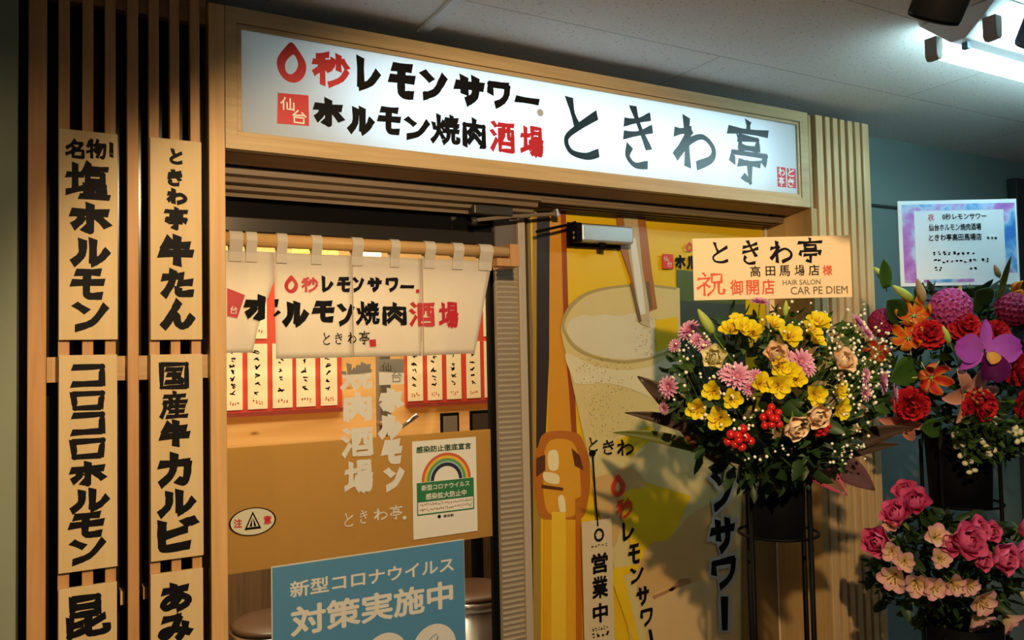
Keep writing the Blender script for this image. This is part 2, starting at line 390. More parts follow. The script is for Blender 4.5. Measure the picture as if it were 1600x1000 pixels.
def span(px0, px1, py0, py1, Y):
    xm, ym = (px0 + px1) / 2, (py0 + py1) / 2
    return P(px0, ym, Y).x, P(px1, ym, Y).x, P(xm, py1, Y).z, P(xm, py0, Y).z
def glyphs(mb, items, Y, wt=0.16, style='bold', warp=None, Yp=None):
    """items: (char, px0, px1, py0, py1); a char the brush table lacks is set in type"""
    for ch, a, b, c, d in items:
        x0, x1, z0, z1 = span(a, b, c, d, Y if Yp is None else Yp)
        if ch in GP: V, Fc = strokes2d(ch, x0, x1, z0, z1, wt, style)
        else:
            V, Fc = font2d(ch, 0.03); V = fit(V, x0, x1, z0, z1)
        emit2d(mb, V, Fc, Y, warp)
    return mb
def line(mb, s, px0, px1, py0, py1, Y, bold=0.015):
    """a line of type that is level on the wall; its left end spans py0..py1"""
    x0, x1 = P(px0, (py0 + py1) / 2, Y).x, P(px1, (py0 + py1) / 2, Y).x
    z0, z1 = P(px0, py1, Y).z, P(px0, py0, Y).z
    V, Fc = font2d(s, bold); emit2d(mb, fit(V, x0, x1, z0, z1), Fc, Y); return mb
def rect(mb, x0, x1, z0, z1, Y): return mb.add([(x0, Y, z0), (x1, Y, z0), (x1, Y, z1), (x0, Y, z1)], [(0, 1, 2, 3)])
def prect(mb, a, b, c, d, Y): return rect(mb, *span(a, b, c, d, Y), Y)
XMAX = [99.0]
def ppoly(mb, pts, Y): return mb.poly([Vector((min(q.x, XMAX[0]), q.y, q.z)) for q in (P(x, y, Y) for x, y in pts)])
def scribble(mb, cx, z0, z1, w, Y, rnd, n=None, lw=0.0035):
    """a column of quick brush writing too small to read in the photo"""
    h = w * 0.95; n = n or max(1, int((z1 - z0) / h))
    for i in range(n):
        zc = z1 - (i + 0.5) * (z1 - z0) / n
        for _ in range(rnd.randint(2, 3)):
            a = Vector((cx + rnd.uniform(-.5, .1) * w, zc + rnd.uniform(-.35, .35) * h)); b = Vector((cx + rnd.uniform(-.1, .5) * w, zc + rnd.uniform(-.4, .35) * h))
            if (b - a).length < 0.3 * w: b = a + Vector((0.3 * w, -0.25 * h))
            d = (b - a).normalized(); n2 = Vector((-d.y, d.x)) * lw * rnd.uniform(.5, .9)
            mb.add([(a.x + n2.x, Y, a.y + n2.y), (a.x - n2.x, Y, a.y - n2.y), (b.x - n2.x * .5, Y, b.y - n2.y * .5), (b.x + n2.x * .5, Y, b.y + n2.y * .5)], [(0, 1, 2, 3)])
def dashes(mb, x0, x1, z0, z1, Y, rnd, n):
    """type too small to read in the photo: a row of little broken marks"""
    w = (x1 - x0) / n
    for i in range(n):
        for _ in range(2):
            a = x0 + i * w + rnd.uniform(0, .3) * w; b = a + rnd.uniform(.35, .6) * w; h = (z1 - z0) * rnd.uniform(.2, .4); z = z0 + rnd.uniform(0, 1) * (z1 - z0 - h)
            mb.add([(a, Y, z), (b, Y, z), (b, Y, z + h), (a, Y, z + h)], [(0, 1, 2, 3)])
# ------------------------------------------------------------------ the setting
ZC = 2.46
CEIL = ceiling_mat()
struct('ceiling', MB().box(-3, 7, -5.5, 0.28, ZC, ZC + 0.05), CEIL)
struct('floor', MB().box(-3, 7, -5.5, 5.0, -0.05, 0), pm('floor_tile', (0.22, 0.20, 0.18), 0.5, noise=0.3, nscale=6))
bx = P(672, 30, 0.0).x
BARX = PZ(683, 25, ZC).x
struct('trim_1', MB().box(BARX - 0.016, BARX + 0.016, -5.4, 0.02, ZC - 0.012, ZC - 0.001), pm('pale_metal_bar', (0.62, 0.66, 0.68), 0.4), bevel=0.002)
XL = P(26, 500, -0.03).x
struct('wall_left', MB().box(-2.5, XL, -0.03, 0.30, 0, ZC), pm('grey_green_wall', (0.22, 0.245, 0.165), 0.7, noise=0.15, nscale=4))
TEAL = pm('teal_wall', (0.17, 0.235, 0.225), 0.55, noise=0.15, nscale=3)
struct('wall_right', MB().box(2.74, 7, 0.22, 0.30, 0, ZC), TEAL)
DX = P(1591, 340, 0.17).x
struct('door_2', MB().box(DX, DX + 0.8, 0.17, 0.218, 0, 2.36), pm('charcoal_door', (0.025, 0.025, 0.025), 0.5), bevel=0.003)
zc_ = P(1380, 322, 0.21).z
struct('trim_2', MB().box(2.77, DX - 0.002, 0.212, 0.2195, zc_ - 0.006, zc_ + 0.006), pm('dark_conduit', (0.02, 0.03, 0.03), 0.5))
# shopfront carcass
struct('wall_header', MB().box(XL, 2.43, 0.205, 0.24, 2.05, 2.415), DARKW)
struct('trim_3', MB().box(0.320, 0.3575, 0.0, 0.26, 0, 2.417), wood('oak_post', (0.54, 0.31, 0.12), (0.64, 0.39, 0.165), 0.45), bevel=0.002)
# soffit: sloping board, then ribbed shutter-box underside
struct('trim_4', MB().prism([(0.03, 2.062), (0.105, 2.050), (0.105, 2.064), (0.03, 2.076)], 'X', 0.36, 2.42), SOFF)
rib = MB()
rib.box(0.36, 2.42, 0.125, 0.215, 2.037, 2.048)
for k in range(3): rib.box(1.335, 2.42, 0.128 + k * 0.030, 0.146 + k * 0.030, 2.026 - k * 0.002, 2.037)
rib.prism([(0.125, 2.037), (0.125, 2.030), (0.145, 2.026), (0.148, 2.013), (0.152, 2.018), (0.172, 2.012), (0.175, 1.999), (0.179, 2.004), (0.199, 1.997), (0.202, 1.985), (0.2045, 1.986), (0.2045, 2.037)], 'X', 0.36, 1.334)
struct('trim_5', rib, wood('brown_rib', (0.17, 0.12, 0.075), (0.22, 0.155, 0.10), 0.5, 'X'))
# right-hand return panel
XR = 2.425
struct('trim_6', MB().box(XR, XR + 0.03, 0.0, 0.225, 0, 2.062).box(XR, XR + 0.012, 0.0, 0.04, 2.062, 2.41), wood('oak_return', (0.44, 0.27, 0.10), (0.52, 0.33, 0.135), 0.45), bevel=0.001)

# glazed front: header, stile, pane, corrugated jamb
xg0, xg1 = 0.3585, P(775, 700, 0.25).x
zh = P(560, 345, 0.24).z
w1 = MB().box(xg0, P(822, 345, 0.24).x, 0.235, 0.27, P(560, 380, 0.24).z, 2.036)
wfr = struct('window_1', w1, BLACKGLOSS)
wfr_b = struct('frame_rail', MB().box(xg0, xg1 + 0.01, 0.228, 0.2345, P(560, 372, 0.23).z, P(560, 350, 0.23).z), pm('bronze_rail', (0.05, 0.042, 0.036), 0.22, 0.6), wfr, bevel=0.004)
struct('frame_stile', MB().box(P(770, 700, 0.245).x, P(779, 700, 0.245).x, 0.242, 0.275, 0, P(560, 380, 0.24).z), BLACK, wfr)
pane = struct('glass_pane', MB().box(xg0, P(771, 700, 0.255).x, 0.2525, 0.2575, 0, P(560, 380, 0.24).z), glass_mat(), wfr)
xj0, xj1, xj2, xj3 = [P(p, 700, 0.22).x for p in (781, 815, 826, 832)]
zj = P(800, 410, 0.22).z
jb = MB(); pit = 0.0165; n = int(zj / pit)
prof = []
for k in range(n + 1): prof += [(0.224, k * pit), (0.216, k * pit + pit * 0.62), (0.2245, k * pit + pit * 0.80)]
jb.prism([(0.24, 0)] + prof + [(0.24, prof[-1][1])], 'X', xj0, xj1)
struct('trim_7', jb, pm('beige_corrugated', (0.37, 0.31, 0.23), 0.5))
struct('trim_8', MB().box(xj0, xj1, 0.223, 0.24, prof[-1][1], 2.028), pm('brown_panel', (0.13, 0.10, 0.08), 0.5))
struct('trim_9', MB().box(xj1, xj2, 0.212, 0.24, 0, 2.024), pm('beige_channel', (0.42, 0.34, 0.25), 0.45), bevel=0.002)
struct('trim_10', MB().box(xj2, xj3, 0.235, 0.25, 0, 2.026), BLACK)
# poster door leaf
xd0, xd1 = xj3, P(1193, 400, 0.222).x
zd = P(1000, 331, 0.22).z
struct('door_1', MB().box(xd0, XR, 0.2215, 0.25, 0, 2.026), pm('door_leaf', (0.20, 0.13, 0.05), 0.4))
struct('trim_11', MB().box(xd1 + 0.004, xd1 + 0.014, 0.212, 0.2214, 0, 2.02), pm('pale_edge_strip', (0.70, 0.62, 0.48), 0.4))

# interior shell
struct('wall_interior_rear', MB().box(-0.8, 3.2, 2.0, 2.05, 1.02, 2.42), PINE)
struct('wall_interior_dado', MB().box(-0.8, 3.2, 1.98, 2.05, 0, 1.02), DARKW)
struct('wall_interior_side', MB().box(-0.8, -0.75, 0.31, 2.0, 0, 2.42), PINE)
struct('wall_interior_right', MB().box(3.15, 3.2, 0.31, 2.0, 0, 2.42), PINE)
struct('ceiling_interior', MB().box(-0.8, 3.2, 0.26, 2.05, 2.42, 2.45), pm('interior_ceiling', (0.55, 0.45, 0.30), 0.7))
struct('wall_interior_front', MB().box(-0.8, 0.32, 0.262, 0.30, 0, 2.42).box(1.36, 3.2, 0.252, 0.30, 0, 2.42).box(0.32, 1.36, 0.275, 0.30, 2.036, 2.42), DARKW)

# ------------------------------------------------------------------ left lattice and plaques
lat = thing('lattice_screen', 'tall oak lattice of upright slats carrying two columns of lettered plaques', 'screen', (0.13, 0.0, 0.0))
obj('back_panel', MB().box(XL + 0.001, 0.3195, 0.115, 0.125, 0, 2.415), pm('smoked_glass', (0.012, 0.009, 0.006), 0.22, spec=0.25), lat)
ZT = ZC - 0.004
def slat(a, b):
    o = obj('slat', MB().box(P(a, 300, 0).x, P(b, 300, 0).x, 0.0, 0.032, 0.0, ZT), OAK, lat, bevel=0.0015)
o = obj('edge_post', MB().box(P(43.5, 300, 0).x, P(73, 300, 0).x, 0.0, 0.06, 0.0, ZT), OAK, lat, bevel=0.002)
for a, b in ((91, 109), (128.5, 146), (164, 181), (199, 216.5), (233, 249), (266, 281), (298, 313)): slat(a, b)
xa, xb = P(73, 300, 0.04).x + 0.001, 0.3195
obj('rail', MB().box(xa, xb, 0.0335, 0.06, P(250, 26, 0.034).z, ZT), OAKX, lat)
obj('rail', MB().box(xa, xb, 0.0335, 0.055, P(200, 594, 0.034).z, P(200, 556, 0.034).z), OAKX, lat)
for a, b, c, d in ((188, 195, 924, 945), (224, 231, 918, 936)):
    x0, x1, z0, z1 = span(a, b, c, d, 0.07); obj('spacer', MB().box(x0, x1, 0.07, 0.1148, z0, z1), PALE, lat)

def plaque(label, px0, px1, top, bot, chars, wt=0.225):
    yy = -0.012
    x0, x1 = P(px0, (top + bot) / 2, yy).x, P(px1, (top + bot) / 2, yy).x
    z1 = P((px0 + px1) / 2, top, yy).z
    z0 = P((px0 + px1) / 2, bot, yy).z if bot < 1010 else z1 - 0.47
    t = thing('menu_plaque', label, 'sign', ((x0 + x1) / 2, -0.006, z0), 'wooden plaques on the lattice')
    b = obj('board', MB().box(x0, x1, yy, -0.0003, z0, z1), PLAQ, t, bevel=0.0012)
    mb = MB(); glyphs(mb, chars, yy - 0.0006, wt); obj('lettering', mb, INK, b, root=t)
plaque('pale wooden plaque for salted offal, top of the far left column', 92, 184, 205, 531,
       [('名', 101, 132, 217, 247), ('物', 134, 166, 217, 249), ('！', 170, 178, 222, 247), ('塩', 101, 174, 252, 311), ('ホ', 108, 173, 316, 366), ('ル', 109, 173, 371, 416), ('モ', 109, 166, 420, 467), ('ン', 114, 170, 472, 517)])
plaque('pale wooden plaque for round bouncy offal, middle of the far left column', 91.5, 183.5, 554.5, 891,
       [('コ', 110, 164, 569, 605), ('ロ', 110, 164, 611, 641), ('コ', 110, 164, 644, 680), ('ロ', 109, 165, 685, 717), ('ホ', 108, 166, 720, 760), ('ル', 108, 172, 762, 800), ('モ', 106, 165, 801, 840), ('ン', 110, 166, 841, 880)])
plaque('pale wooden plaque cut off by the frame, bottom of the far left column', 91, 183, 915.5, 1100,
       [('昆', 104, 172, 929, 995), ('布', 106, 172, 1000, 1055)])
plaque('pale wooden plaque for beef tongue, top of the column next to the post', 235, 315.5, 218, 531,
       [('と', 265, 286, 232, 257), ('き', 261, 286, 264, 291), ('わ', 260, 292, 294, 320), ('亭', 256, 295, 323, 360), ('牛', 246, 305, 366, 418), ('た', 251, 305, 420, 466), ('ん', 250, 305, 468, 515)])
plaque('pale wooden plaque for domestic beef short rib, middle of the column next to the post', 235.5, 317.5, 553.5, 873,
       [('国', 249, 295, 566, 608), ('産', 249, 295, 610, 654), ('牛', 248, 299, 655, 700), ('カ', 246, 299, 706, 760), ('ル', 245, 307, 764, 806), ('ビ', 247, 310, 807, 861)])
plaque('pale wooden plaque cut off by the frame, bottom of the column next to the post', 235.5, 318, 893, 1100,
       [('あ', 250, 299, 910, 956), ('み', 247, 302, 960, 1003)])

# ------------------------------------------------------------------ lightbox sign
sg = thing('lightbox_sign', 'long backlit white sign in an oak frame above the shop entrance', 'sign', (1.39, 0.1, 2.064))
fx0, fx1, fz0, fz1 = 0.3585, 2.4225, 2.064, 2.417
sx0, sx1, sz0, sz1 = 0.398, 2.369, 2.109, 2.367
fr = MB()
FRM = wood('sign_frame_oak', (0.46, 0.315, 0.15), (0.55, 0.39, 0.20), 0.45, 'X')
for a, b, c, d in ((fx0, fx1, fz0, sz0 - 0.012), (fx0, fx1, sz1 + 0.012, fz1), (fx0, sx0 - 0.012, sz0 - 0.012, sz1 + 0.012), (sx1 + 0.012, fx1, sz0 - 0.012, sz1 + 0.012)):
    fr.box(a, b, 0.0, 0.03, c, d)
obj('frame', fr, FRM, sg)
fb = MB()
for a, b, c, d in ((sx0 - 0.011, sx1 + 0.011, sz0 - 0.011, sz0), (sx0 - 0.011, sx1 + 0.011, sz1, sz1 + 0.011), (sx0 - 0.011, sx0, sz0, sz1), (sx1, sx1 + 0.011, sz0, sz1)):
    fb.box(a, b, 0.004, 0.03, c, d)
obj('inner_frame', fb, FRM, sg, bevel=0.001)
hs = MB()
hs.box(fx0, fx1, 0.198, 0.204, fz0 + 0.004, fz1 - 0.004)
for a, b, c, d in ((fx0, fx1, fz0 + 0.014, fz0 + 0.02), (fx0, fx1, fz1 - 0.01, fz1 - 0.004), (fx0, fx0 + 0.006, fz0 + 0.02, fz1 - 0.01), (fx1 - 0.006, fx1, fz0 + 0.02, fz1 - 0.01)): hs.box(a, b, 0.031, 0.198, c, d)
obj('housing', hs, WHITE, sg)
pnl = obj('panel', MB().box(sx0, sx1, 0.011, 0.0125, sz0, sz1), translucent('opal_panel', (0.86, 0.88, 0.90), 0.75, 0.5), sg)
YS = 0.0105
m = MB(); glyphs(m, [('0', 433, 478, 66, 129)], YS, 0.27); glyphs(m, [("秒", 487, 546, 82, 137)], YS, 0.25)
obj('red_lettering', m, RED, pnl, root=sg); m = MB(); glyphs(m, [('酒', 766, 805, 190, 238), ('場', 812, 850, 197, 246)], YS, 0.24)
seal = MB().add([tuple(P(x, y, YS)) for x, y in ((434, 145), (482, 149), (483, 197), (433, 193))], [(0, 1, 2, 3)])
obj('red_lettering', m, RED, pnl, root=sg); so_ = obj('seal', seal, RED, pnl, root=sg)
m = MB(); glyphs(m, [('レ', 558, 595, 89, 142), ('モ', 606, 651, 99, 153), ('ン', 658, 699, 111, 157), ('サ', 709, 759, 117, 165), ('ワ', 762, 797, 128, 169), ('ー', 804, 844, 151, 163)], YS, 0.26); obj('black_lettering', m, INK, pnl, root=sg); m = MB(); glyphs(m, [('ホ', 489, 537, 153, 198), ('ル', 542, 585, 166, 210), ('モ', 589, 628, 167, 209), ('ン', 633, 672, 184, 219)], YS, 0.235)
glyphs(m, [('焼', 672, 719, 178, 226), ('肉', 723, 759, 184, 232)], YS, 0.23); obj('black_lettering', m, INK, pnl, root=sg)
m = MB(); glyphs(m, [('と', 880, 937, 153, 249), ('き', 973, 1022, 165, 264), ('わ', 1051, 1118, 182, 265), ('亭', 1137, 1203, 187, 290)], YS, 0.148, 'brush'); obj('shop_name_lettering', m, INKB, pnl, root=sg)
m = MB(); glyphs(m, [('仙', 438, 460, 152, 173), ('台', 457, 479, 172, 193)], YS - 0.0005, 0.14, 'plain'); obj('seal_characters', m, WHITE, pnl, root=sg)
m = MB(); q = P(844, 176, YS); m.tube([q, q + Vector((0, -0.0005, 0))], 0.0115, 16); obj('registered_mark', m, pm('pale_grey_print', (0.45, 0.47, 0.48), 0.5), pnl, root=sg)
m = MB()
for px in (1217.5, 1233): prect(m, px - 3, px + 10.5, 261 + (px - 1217) * .15, 292 + (px - 1217) * .1, YS)
obj('small_seal', m, RED, pnl, root=sg)
m = MB(); glyphs(m, [('と', 1231, 1241, 262, 276), ('き', 1231, 1241, 278, 292), ('わ', 1216, 1226, 261, 275), ('亭', 1216, 1226, 276, 291)], YS - 0.0005, 0.14, 'plain'); obj('small_seal_characters', m, WHITE, pnl, root=sg)

# ------------------------------------------------------------------ right lattice
rl = thing('slatted_panel', 'narrow panel of close vertical slats right of the entrance', 'screen', (2.6, 0.02, 0))
bk = obj('backing', MB().box(XR + 0.031, 2.762, 0.022, 0.218, 0, 2.41), wood('slat_backing', (0.30, 0.19, 0.10), (0.36, 0.235, 0.125), 0.5), rl)
for a, b in ((1275, 1285.5), (1290, 1297), (1301.5, 1309), (1313, 1320), (1325, 1332), (1336, 1343.5), (1347, 1357)):
    obj('slat', MB().box(P(a, 200, 0).x, P(b, 200, 0).x, 0.0, 0.0215, 0, 2.417), PALE, rl, bevel=0.003)

# ------------------------------------------------------------------ noren and its rod
YN = 0.12
def wave(x, z):
    k = min(1, max(0, (1.84 - z) / 0.3))
    return 0.006 * k * math.sin(x * 24 + 1.0) + 0.004 * k * math.sin(x * 53 + z * 6)
rod = thing('curtain_rod', 'round wooden rod holding the white half-curtain over the doorway', 'rod', (0.8, YN, 1.86))
zr = P(560, 383, YN).z
rx0, rx1 = 0.362, P(792, 395, YN).x
obj('pole', MB().tube([(rx0, YN, zr), (rx1, YN, zr)], 0.0185, 16), wood('rod_wood', (0.52, 0.29, 0.10), (0.62, 0.37, 0.14), 0.45, 'X'), rod, True)
br = thing('rod_bracket', 'wooden L-shaped bracket under the right end of the curtain rod', 'bracket', (rx1, 0.17, zr - 0.05))
a0, a1, c0, c1 = span(788, 806, 383, 411, 0.15)
obj('block', MB().box(rx1 + 0.001, rx1 + 0.034, YN - 0.02, 0.215, zr - 0.045, zr + 0.024), OAK, br, bevel=0.002)
obj('shelf', MB().box(rx1 - 0.045, rx1 + 0.0005, YN - 0.02, YN + 0.03, zr - 0.045, zr - 0.0205), OAK, br, bevel=0.002)

nr = thing('noren_curtain', 'white cloth half-curtain with red and black brush lettering over the doorway', 'curtain', (0.77, YN, zr))
CLOTH = translucent('white_cloth', (0.82, 0.76, 0.66), 0.45, 0.8)
ztop = zr - 0.030
def cloth(poly_left, poly_right, zb_l, zb_r, name='cloth_panel', nx=14, nz=16):
    """panel between a left edge line and a right edge line (x at top, x at bottom)"""
    mb = MB(); vs = []; fs = []
    for j in range(nz + 1):
        t = j / nz
        for i in range(nx + 1):
            s = i / nx
            x = (poly_left[0] * (1 - s) + poly_right[0] * s) * (1 - t) + (poly_left[1] * (1 - s) + poly_right[1] * s) * t
            zb = zb_l * (1 - s) + zb_r * s; z = ztop * (1 - t) + zb * t
            vs.append((x, YN + wave(x, z), z))
    for j in range(nz):
        for i in range(nx): a = j * (nx + 1) + i; fs.append((a, a + nx + 1, a + nx + 2, a + 1))
    mb.add(vs, fs); o = obj(name, mb, CLOTH, nr, True); so = o.modifiers.new('thickness', 'SOLIDIFY'); so.thickness = 0.0012; so.offset = 1; return o
X_ = lambda px, py: P(px, py, YN).x
zb = P(560, 558, YN).z
z440 = P(428, 440, YN).z
# left piece: full cloth above the slit, its lower half swings open
xs_ = X_(428, 440)
mb = MB(); vs = []; fs = []; nx, nz = 8, 20
zl_end = P(380, 551, YN).z
for j in range(nz + 1):
    z = ztop + (zl_end - ztop) * j / nz; t = min(1, max(0, (z440 - z) / (z440 - zl_end)))
    xe = xs_ * (1 - t) + X_(397, 552) * t - 0.006 * math.sin(PI * t)
    for i in range(nx + 1):
        s = i / nx; x = 0.362 * (1 - s) + xe * s; vs.append((x, YN + wave(x, z) + 0.02 * t * s, z))
for j in range(nz):
    for i in range(nx): a = j * (nx + 1) + i; fs.append((a, a + nx + 1, a + nx + 2, a + 1))
mb.add(vs, fs); o = obj('cloth_panel', mb, CLOTH, nr, True); so = o.modifiers.new('thickness', 'SOLIDIFY'); so.thickness = 0.0012; so.offset = 1
cloth((xs_ + 0.0005, X_(431, 560)), (X_(549, 470), X_(549, 500)), zb, zb)
cloth((X_(549, 470) + 0.0008, X_(549, 500) + 0.0008), (X_(659, 470), X_(657, 500)), zb, zb)
cloth((X_(659, 470) + 0.0004, X_(657, 500) + 0.0020), (X_(769, 425), X_(742, 555)), zb, zb + 0.004)
sm = MB()
for px in (549.5, 659.5): sm.tube([(X_(px, 470), YN - 0.004 + wave(X_(px, 470), z), z) for z in [ztop - k * (ztop - zb) / 8 for k in range(9)]], 0.0016, 5)
obj('seam', sm, pm('seam_thread', (0.42, 0.36, 0.27), 0.8), nr)
for a, b in ((357, 378), (383, 400), (431, 447), (485, 501), (548, 565), (608, 622), (661, 677), (705, 721), (746, 766)):
    x0, x1 = P(a, 390, YN).x, P(b, 390, YN).x
    x0 = max(x0, 0.363)
    lp = []; rr = 0.0205
    for k in range(9): q = PI * k / 8; lp.append((YN - rr * math.cos(q), zr + rr * math.sin(q)))
    lp = [(YN - 0.006, ztop - 0.028), (YN - 0.0075, ztop - 0.004), (YN - rr, zr - 0.004)] + lp + [(YN + rr, zr - 0.004), (YN + 0.004, ztop)]
    mb = MB(); mb.add([(x0, y, z) for y, z in lp] + [(x1, y, z) for y, z in lp], [(i, i + 1, i + 1 + len(lp), i + len(lp)) for i in range(len(lp) - 1)])
    o = obj('loop', mb, CLOTH, nr); so = o.modifiers.new('thickness', 'SOLIDIFY'); so.thickness = 0.001
wv = lambda x, z: wave(x, z)
YL = YN - 0.0045
m = MB(); glyphs(m, [('0', 445, 466, 430, 458), ('秒', 471, 497, 433, 457)], YL, 0.23, warp=wv); obj('red_lettering', m, RED, nr); m = MB(); glyphs(m, [('酒', 640, 679, 472, 510), ('場', 684, 718, 472, 513)], YL, 0.23, warp=wv)
obj('red_lettering', m, RED, nr)
m = MB(); glyphs(m, [('レ', 503, 521, 431, 456), ('モ', 526, 548, 433, 456), ('ン', 551, 569, 433, 456), ('サ', 574, 598, 433, 456), ('ワ', 603, 622, 434, 456), ('ー', 625, 648, 445, 451)], YL, 0.25, warp=wv); obj('black_lettering', m, INK, nr); m = MB(); glyphs(m, [('ル', 441, 483, 470, 510), ('モ', 487, 524, 470, 503), ('ン', 528, 553, 474, 509)], YL, 0.25, warp=wv)
glyphs(m, [('焼', 555, 594, 470, 508), ('肉', 599, 635, 472, 509)], YL, 0.22, warp=wv); obj('black_lettering', m, INK, nr)
# the split character: its left half on the swung panel, its right dot on the main panel
FINE[0] = 16
m = MB(); glyphs(m, [('ホ', 381, 437, 460, 502)], YL - 0.002, 0.235, warp=wv); FINE[0] = 3
zlo, zlo2 = P(380, 551, YN).z, zb
for nm, left in (('split_character_left', True), ('split_character_right', False)):
    h = MB(); h.v = [Vector(v) for v in m.v]
    for f in m.f:
        cx = sum(m.v[i].x for i in f) / len(f); cz = sum(m.v[i].z for i in f) / len(f)
        tl = min(1, max(0, (z440 - cz) / (z440 - zlo))); xl = xs_ * (1 - tl) + X_(397, 552) * tl - 0.006 * math.sin(PI * tl)
        tr = min(1, max(0, (ztop - cz) / (ztop - zlo2))); xr = (xs_ + 0.0005) * (1 - tr) + X_(431, 560) * tr
        if (left and cx < xl) or (not left and cx > xr): h.f.append(f)
    used = sorted({i for f in h.f for i in f}); mp_ = {i: k for k, i in enumerate(used)}
    h.v = [h.v[i] for i in used]; h.f = [tuple(mp_[i] for i in f) for f in h.f]
    if left:
        for v in h.v:
            tl = min(1, max(0, (z440 - v.z) / (z440 - zlo))); v.y += 0.02 * tl * min(1, (v.x - 0.362) / max(0.01, xs_ - 0.362))
    if h.f: obj(nm, h, INK, nr)
m = MB(); glyphs(m, [('と', 504, 515, 520, 539), ('き', 523, 535, 520, 538), ('わ', 543, 556, 519, 537), ('亭', 560, 578, 517, 539)], YL, 0.13, 'brush', warp=wv); obj('shop_name_lettering', m, INK, nr)
m = MB(); pts = [P(x, y, YL) for x, y in ((577, 531), (587, 530), (588, 541), (578, 542))]; m.poly(pts); m.poly([P(x, y, YL) + Vector((0, -0.0005, 0)) for x, y in ((650, 452), (655, 452), (655, 458), (650, 458))])
pts = [P(x, y, YL - 0.003) for x, y in ((355, 450), (383, 461), (371, 497), (355, 494))]; pts = [Vector((max(p.x, 0.363), p.y, p.z)) for p in pts]; m.poly(pts)
obj('seal', m, RED, nr)
m = MB(); glyphs(m, [('台', 360, 371, 478, 490)], YL - 0.004, 0.12, 'plain'); obj('seal_characters', m, WHITE, nr)
# ------------------------------------------------------------------ on the glass
YG = 0.2518
film = thing('frosted_film', 'wide band of ochre frosted film across the glass', 'film', (0.8, 0.259, 1.0))
zf1 = (P(355, 697, 0.258).z + P(770, 673, 0.258).z) / 2; zf0 = (P(355, 894, 0.258).z + P(770, 841, 0.258).z) / 2
obj('film_sheet', MB().box(xg0 + 0.001, P(770, 700, 0.258).x, 0.2582, 0.2592, zf0, zf1), translucent('ochre_film', (0.60, 0.41, 0.15), 0.6, 0.5), film)

gl = thing('glass_lettering', 'white vertical brush lettering stuck on the door glass', 'lettering', (0.8, YG, 1.2))
m = MB(); glyphs(m, [('焼', 531, 582, 566, 610), ('肉', 537, 581, 612, 659), ('酒', 534, 584, 667, 713), ('場', 537, 584, 719, 771)], YG, 0.25)
obj('left_column', m, DECAL, gl)
m = MB(); glyphs(m, [('ホ', 592, 630, 606, 645), ('ル', 590, 629, 647, 685), ('モ', 595, 630, 687, 724), ('ン', 601, 632, 730, 766)], YG, 0.30); obj('right_column', m, DECAL, gl)
m = MB(); prect(m, 592, 631, 561, 601, YG); obj('seal', m, DECAL, gl)
m = MB(); glyphs(m, [('仙', 596, 611, 566, 581), ('台', 612, 628, 580, 597)], YG - 0.0006, 0.13, 'plain'); obj('seal_characters', m, pm('grey_print', (0.22, 0.19, 0.14), 0.6), gl)
m = MB(); glyphs(m, [('と', 538, 552, 801, 823), ('き', 562, 574, 797, 818), ('わ', 584, 605, 794, 813), ('亭', 609, 629, 789, 812)], YG, 0.12, 'brush')
q = P(632, 809, YG); m.tube([q, q + Vector((0, -0.0004, 0))], 0.006, 10); obj('shop_name_lettering', m, DECAL, gl)

# rainbow A4 sticker
rs = thing('rainbow_sticker', 'white A4 notice with a rainbow arch and green text block', 'sticker', (1.04, YG, 1.0))
x0, x1, z0, z1 = P(645, 767, 0.25).x, P(745, 755, 0.25).x, P(650, 843, 0.25).z, P(645, 690, 0.25).z
sh_ = obj('sheet', MB().box(x0, x1, 0.2505, 0.2515, z0, z1), pm('white_paper', (0.74, 0.70, 0.60), 0.6), rs)
W_, H_ = x1 - x0, z1 - z0; Y1 = 0.2500; cx_ = x0 + W_ * 0.52; cz_ = z0 + H_ * 0.575
for i, (r, c) in enumerate(((0.385, (0.55, 0.10, 0.03)), (0.345, (0.72, 0.42, 0.04)), (0.305, (0.10, 0.30, 0.09)), (0.265, (0.35, 0.45, 0.50)), (0.245, (0.012, 0.014, 0.04)), )):
    m = MB(); r1 = W_ * r; r0 = W_ * (0.345, 0.305, 0.265, 0.245, 0.195)[i]; n = 24
    vs = [(cx_ + rr * math.cos(PI * k / n), Y1, cz_ + rr * math.sin(PI * k / n)) for rr in (r0, r1) for k in range(n + 1)]
    m.add(vs, [(k, k + 1, n + 2 + k, n + 1 + k) for k in range(n)]); obj('rainbow_band', m, pm('band_%d' % i, c, 0.6), sh_, root=rs)
def sub(u0, u1, v0, v1): return x0 + W_ * u0, x0 + W_ * u1, z0 + H_ * v0, z0 + H_ * v1
GRN = pm('sticker_green', (0.015, 0.16, 0.05), 0.6)
m = MB(); rect(m, *sub(0.06, 0.95, 0.37, 0.57), Y1); rect(m, *sub(0.06, 0.95, 0.235, 0.25), Y1); rect(m, *sub(0.06, 0.075, 0.25, 0.37), Y1); rect(m, *sub(0.935, 0.95, 0.25, 0.37), Y1); obj('green_block', m, GRN, sh_, root=rs)
m = MB(); a = sub(0.06, 0.92, 0.875, 0.945); V, Fc = font2d('感染防止徹底宣言', 0.03); emit2d(m, fit(V, *a), Fc, Y1); obj('title_lettering', m, pm('deep_green_print', (0.01, 0.06, 0.03), 0.6), sh_, root=rs)
m = MB()
for s_, a in (('新型コロナウイルス', sub(0.13, 0.88, 0.485, 0.545)), ('感染拡大防止中', sub(0.19, 0.83, 0.39, 0.455))):
    V, Fc = font2d(s_, 0.025); emit2d(m, fit(V, *a), Fc, Y1 - 0.0005)
obj('white_lettering', m, DECAL, sh_, root=rs)
rnd = random.Random(3)
